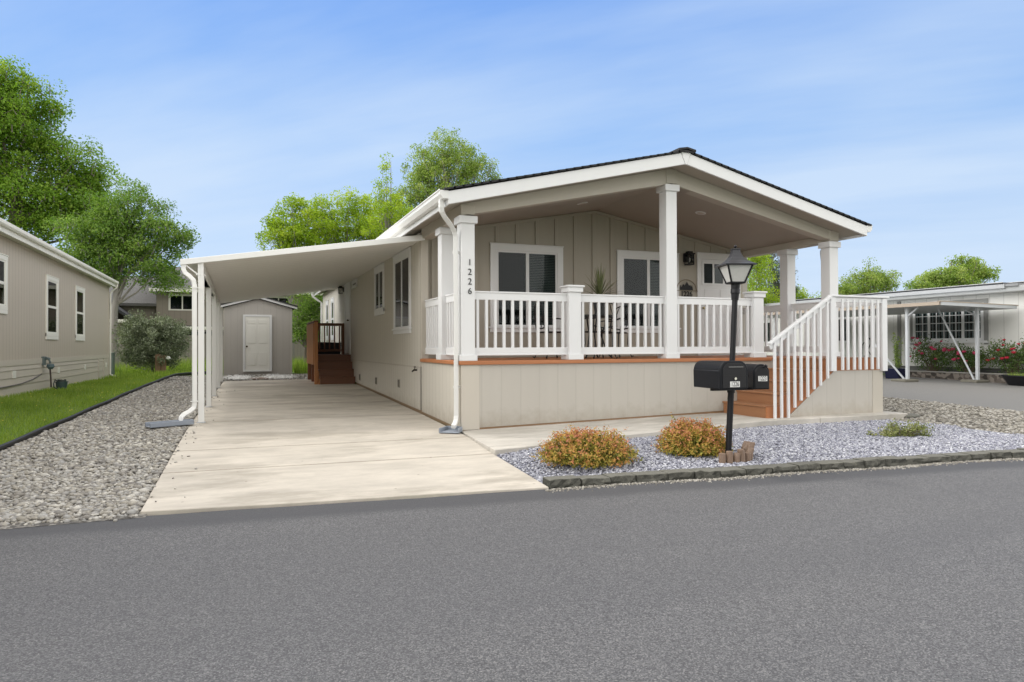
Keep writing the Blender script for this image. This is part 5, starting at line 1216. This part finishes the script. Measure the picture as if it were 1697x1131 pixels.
fst = MB().lathe([(.0, -.04), (.17, -.04), (.185, .0), (.17, .05), (.1, .075), (.0, .08)], 0, 0, 9); fst.v = [(7.36 + x*1.15 + .02*math.sin(y*20), -1.30 + y*.75 + .015*math.sin(x*17), .0 + z) for x, y, z in fst.v]
tag(fst.build('flat_stone', SPLIT, None, bevel=.01), 'flat dark stone lying at the right end of the walkway', 'stone')

# roses and pots by the white house
L_ROSE = leafmat('rose_leaf', [(0, (.05, .10, .03)), (.5, (.10, .17, .045)), (1, (.21, .26, .10))], .35)
def rose(y, sz, nfl, cmat, label):
    base = (17.62, y, .33)
    t = clump('rose_bush', label, 'rose bush', [(17.6, y, .33 + .45*sz, .42*sz, .62*sz, .42*sz), (17.55, y + .3*sz, .33 + .78*sz, .28*sz, .35*sz, .28*sz), (17.55, y - .35*sz, .33 + .62*sz, .25*sz, .32*sz, .3*sz)], 110, 24, .055, L_ROSE, .09, base, 'roses in the brick bed', .7)
    for k in range(nfl):
        a = RNG.uniform(-1, 1); z = .33 + sz*RNG.uniform(.3, 1.08); c = (17.22 + .2*abs(a)*sz + RNG.uniform(-.05, .05), y + a*.62*sz, z); r = RNG.uniform(.04, .072)
        fl = MB().lathe([(r*.3, -r*.6), (r*.95, -r*.1), (r, r*.3), (r*.6, r*.55), (r*.7, r*.2), (r*.15, r*.45)], 0, 0, 9)
        fl.v = [(c[0] + x, c[1] + yy, c[2] + zz + x*.1) for x, yy, zz in fl.v]
        fl.build('bloom', cmat, t, smooth=True)
RED = plain('rose_red', (.36, .012, .03), .6); PINK = plain('rose_pink', (.45, .04, .10), .6); YLW = plain('rose_yellow', (.75, .60, .03), .6)
rose(5.9, 1.05, 17, PINK, 'rose bush with deep pink blooms under the left half of the gridded window'); rose(4.75, .85, 12, PINK, 'lower pink rose bush beside the metal carport post'); rose(3.5, .95, 13, RED, 'red rose bush under the plain white panels'); rose(2.45, 1.1, 8, YLW, 'rose bush with yellow blooms at the right end of the brick bed')
bp = thing('plant_pot', (15.75, 5.75, .18), 'dark blue square pot with tall leafy stems by the porch stairs', 'plant')
MB().prism([(15.55, .17), (15.95, .17), (16.0, .50), (15.50, .50)], 'y', 5.5, 5.95).build('pot', plain('pot_blue', (.008, .010, .035), .25), bp, bevel=.02)
st_ = MB(); Pl = []
for k in range(9):
    x, y = 15.75 + RNG.uniform(-.17, .17), 5.72 + RNG.uniform(-.17, .17); hh = RNG.uniform(.7, 1.15); dx, dy = RNG.uniform(-.12, .12, 2)
    st_.tube([(x, y, .48), (x + dx*.5, y + dy*.5, .48 + hh*.5), (x + dx, y + dy, .48 + hh)], [.009, .007, .003], 5)
    for t_ in np.linspace(.1, 1, 34): Pl.append((x + dx*t_ + RNG.normal(0, .03), y + dy*t_ + RNG.normal(0, .03), .48 + hh*t_))
st_.build('stems', plain('stem_green', (.08, .11, .04), .7), bp); Pl = np.array(Pl)
V, F = leaf_quads(Pl, RNG.normal(size=Pl.shape) + (0, 0, .3), RNG.uniform(.07, .12, len(Pl)), .3); np_mesh('leaves', V, F, L_MID, bp, attrs={'tint': np.repeat(RNG.uniform(.2, .8, len(Pl)), 4)})
dbw = thing('bowl_planter', (16.75, 2.75, .12), 'wide shallow black bowl planter on the ground before the brick bed', 'planter')
MB().lathe([(.30, .1), (.46, .36), (.48, .36), (.48, .39), (.43, .39), (.42, .33), (.0, .33)], 16.72, 2.7, 24).build('bowl', BLACKM, dbw, smooth=True)
P = np.stack([16.72 + RNG.uniform(-.33, .33, 420), 2.7 + RNG.uniform(-.33, .33, 420)], 1); P = P[np.hypot(P[:, 0] - 16.72, P[:, 1] - 2.7) < .38]
gb = blades('grass', P, np.full(len(P), .32), RNG.uniform(.06, .16, len(P)), RNG.uniform(.012, .02, len(P)), L_GRASS); gb.parent = dbw; gb.location = -Vector(dbw.location)
# black wire garden trellis seen through the stair balusters
tz = thing('garden_trellis', (16.4, 7.3, .2), 'black curled wire ornament standing before the white house wall', 'trellis')
w1 = MB()
for s in (-1, 1):
    w1.tube([(16.4, 7.3 + s*(.06 + .16*math.sin(t*5.2)), .2 + 1.25*t) for t in np.linspace(0, 1, 26)], .016, 5).tube([(16.4, 7.3 + s*.24, .2), (16.4, 7.3 + s*.22, 1.2), (16.4, 7.3, 1.5)], .014, 5)
w1.build('wire', IRON, tz)

# trees
tree('maple_tree', 'tall dense green maple towering behind the taupe house at the left edge', 'tree', (-13.2, 30, .3), [(-14.98, 30, 12.22, 3.41, 3.27, 3.12), (-13.09, 30, 12.46, 2.0, 2.47, 2.5), (-11.86, 30, 11.13, 1.9, 2.35, 2.45), (-10.6, 30, 9.77, 1.6, 1.82, 1.7), (-12.6, 30, 8.42, 2.92, 2.62, 2.33), (-9.83, 30, 9.99, .9, 1.08, 1.1), (-10.85, 30, 7.96, 2.38, 1.93, 1.49), (-16.5, 30, 8.5, 3, 2.6, 2.5), (-13.9, 30, 13.3, 1.6, 2, 2.2), (-9.9, 30, 8.3, 1.5, 1.6, 1.3)], 820, 110, .135, L_MAPLE, BARK, .30, .33, up=.9)
tree('ash_tree', 'medium green tree with a forked trunk behind the round bush', 'tree', (-7.75, 23, .3), [(-7.26, 23, 7.04, .95, 1.2, 1.4), (-6.13, 23, 6.1, 1.15, 1.34, 1.3), (-7.96, 23, 5.62, 1.4, 1.5, 1.4), (-6.85, 23, 4.66, 2.1, 1.64, 1.0), (-5.44, 23, 5.75, .7, .8, .72), (-5.83, 23, 4.19, 1.05, 1.02, .75), (-8.6, 23, 4.59, 1.24, 1.17, 1.0), (-8.9, 23, 5.6, 1.2, 1.2, 1.1), (-8.0, 23, 6.5, 1.1, 1.2, 1.1), (-7.2, 23, 5.6, 1.5, 1.4, 1.2)], 540, 90, .095, L_DARK, BARKG, .16, .22, fork=2.7, up=.8, limbs=26)
tree('round_bush', 'big round grey green bush with many stems at the end of the pebble path', 'bush', (-6.0, 19.8, .3), [(-6.02, 19.8, 1.68, 1.22, 1.1, 1.0), (-6.60, 19.8, 1.5, .75, .8, .85), (-5.36, 19.8, 1.60, .66, .75, .85), (-6.0, 19.6, .95, .95, .8, .55), (-6.5, 19.6, .9, .5, .6, .4), (-5.5, 19.6, .9, .5, .6, .4)], 600, 50, .085, L_GREY, BARK, .045, .13, fork=.45, aspect=.38, limbs=110, up=.4, shell=.6)
tree('spring_tree', 'loose yellow green tree just above the low end of the carport roof', 'tree', (-.7, 24, .3), [(-1.35, 24, 6.9, .55, .84, .85), (-.44, 24, 7.72, .6, .76, .7), (-.9, 24, 6.14, 1.3, 1.26, 1.0), (.05, 24, 6.62, 1.1, 1.28, 1.1), (-.5, 24, 5.0, 1.2, 1.1, 1.0)], 230, 70, .10, L_YEL, BARKG, .11, .19, fork=3.0, limbs=50)
tree('spring_tree', 'bushy yellow green tree above the middle of the carport roof', 'tree', (1.8, 25, .3), [(1.14, 25, 8.02, 1.0, 1.06, .8), (2.45, 25, 8.27, .9, .97, .75), (1.57, 25, 6.86, 1.9, 1.71, 1.2), (3.19, 25, 7.42, 1.2, 1.36, 1.2), (2.2, 25, 5.2, 1.8, 1.4, 1.0), (.2, 25, 6.6, 1.2, 1.2, 1.1), (3.6, 25, 6.5, 1.4, 1.3, 1.2), (4.6, 25, 7.6, .9, 1, 1.0), (.3, 25, 7.6, .5, .6, .6)], 480, 70, .10, L_YEL, BARKG, .13, .19, fork=3.2, limbs=50)
tree('slender_tree', 'slender young tree with a thin bare-looking top behind the gutter', 'tree', (3.1, 21, .3), [(3.15, 21, 9.25, .18, .4, .75), (2.91, 21, 8.2, .38, .55, .75), (3.45, 21, 7.44, .75, .9, .9), (2.74, 21, 6.84, .9, 1.0, .85), (4.52, 21, 6.6, 1.1, 1.1, 1.1), (3.4, 21, 5.4, 1.0, 1.0, .9)], 240, 50, .085, L_YEL, BARKG, .09, .14, fork=3.5, limbs=70)
tree('cottonwood_tree', 'airy rounded cottonwood rising behind the house roof', 'tree', (9.6, 34, .3), [(9.85, 34, 13.55, 2.0, 2.15, 1.85), (11.65, 34, 13.1, 1.5, 1.76, 1.6), (8.13, 34, 12.4, 1.35, 1.87, 1.9), (9.55, 34, 10.93, 2.8, 2.48, 1.9), (12.95, 34, 12.5, .5, .57, .5), (7.3, 34, 10.8, 1.1, 1.2, 1.0)], 520, 60, .125, L_MID, BARKG, .22, .24, fork=5.5, limbs=90, shell=.55)
tree('garden_tree', 'dark leafy tree between the shed and the brown steps', 'tree', (-.25, 22, .3), [(-.18, 22, 3.1, .75, .72, .85), (-.48, 22, 2.2, .85, .75, .8), (.25, 22, 2.05, .8, .61, .8), (.7, 22, 3.2, .9, .9, 1.0)], 230, 60, .08, L_DARK, BARK, .08, .15, fork=1.0)
tree('bright_tree', 'bright lime green tree seen past the front door', 'tree', (17.7, 14, .3), [(17.75, 14, 4.3, .7, .8, .85), (17.45, 14, 3.3, .85, .8, .75), (18.1, 14, 3.2, .7, .7, .7), (17.6, 14, 5.0, .5, .6, .5)], 220, 60, .07, L_YEL, BARKG, .09, .15, fork=1.6)
bpy.data.objects['bright_tree'].location.y += 0
tree('fir_tree', 'dark evergreen behind the second porch post', 'tree', (24.6, 20, .3), [(24.37, 20, 5.7, .8, .78, .9), (24.44, 20, 4.28, 1.0, 1.04, 1.16), (25.0, 20, 6.15, .5, .35, .22), (25.45, 20, 5.24, .42, .27, .16), (25.2, 20, 4.3, .7, .4, .2), (24.0, 20, 6.6, .5, .5, .6)], 240, 60, .09, L_CONE, BARK, .15, .17, fork=2.0, aspect=.3, limbs=50)
tree('spring_bush', 'rounded light green tree low between the right porch posts', 'tree', (28.0, 22, .3), [(27.68, 22, 4.05, .95, .79, .62), (28.9, 22, 3.55, 1.0, .7, .5), (27.4, 22, 3.0, 1.3, 1.0, .7)], 200, 56, .095, L_YEL, BARKG, .10, .2, fork=1.6)
tree('plum_tree', 'green tree with upright shoots right of the last porch post', 'tree', (31.0, 20, .3), [(30.82, 20, 4.7, 1.41, 1.13, .75), (32.52, 20, 4.9, .86, .82, .65), (29.4, 20, 4.35, .9, .8, .6), (31.3, 20, 5.2, .78, .67, .5), (31.0, 20, 3.6, 1.8, 1.2, .9), (30.1, 20, 5.35, .12, .12, .5), (32.0, 20, 5.5, .12, .12, .5), (33.2, 20, 5.5, .12, .12, .4), (31.3, 20, 5.85, .1, .1, .4)], 330, 56, .095, L_MID, BARK, .13, .17, fork=1.8, limbs=60)
tree('walnut_tree', 'wide green tree behind the roof of the white house', 'tree', (41.5, 22, .3), [(41.02, 22, 5.6, 1.8, 1.45, .85), (42.5, 22, 6.5, 1.15, 1.02, .65), (44.0, 22, 6.0, .9, .91, .7), (38.0, 22, 4.95, 1.0, .74, .45), (39.6, 22, 5.5, 1.1, .95, .62), (41.5, 22, 4.6, 3.0, 1.5, .8)], 420, 56, .125, L_MID, BARK, .2, .2, fork=2.5, limbs=60)
tree('walnut_tree', 'far green tree low on the skyline left of the wide tree', 'tree', (35.5, 26, .3), [(35.5, 26, 4.2, 1.6, 1.2, .7), (37.3, 26, 4.3, 1.4, 1.0, .6)], 180, 50, .13, L_MID, BARK, .14, .24, fork=2.0)
for o in sc.objects:
    if o.type == 'MESH' and o.parent is None and 'label' not in o and 'kind' not in o: print('UNTAGGED', o.name)
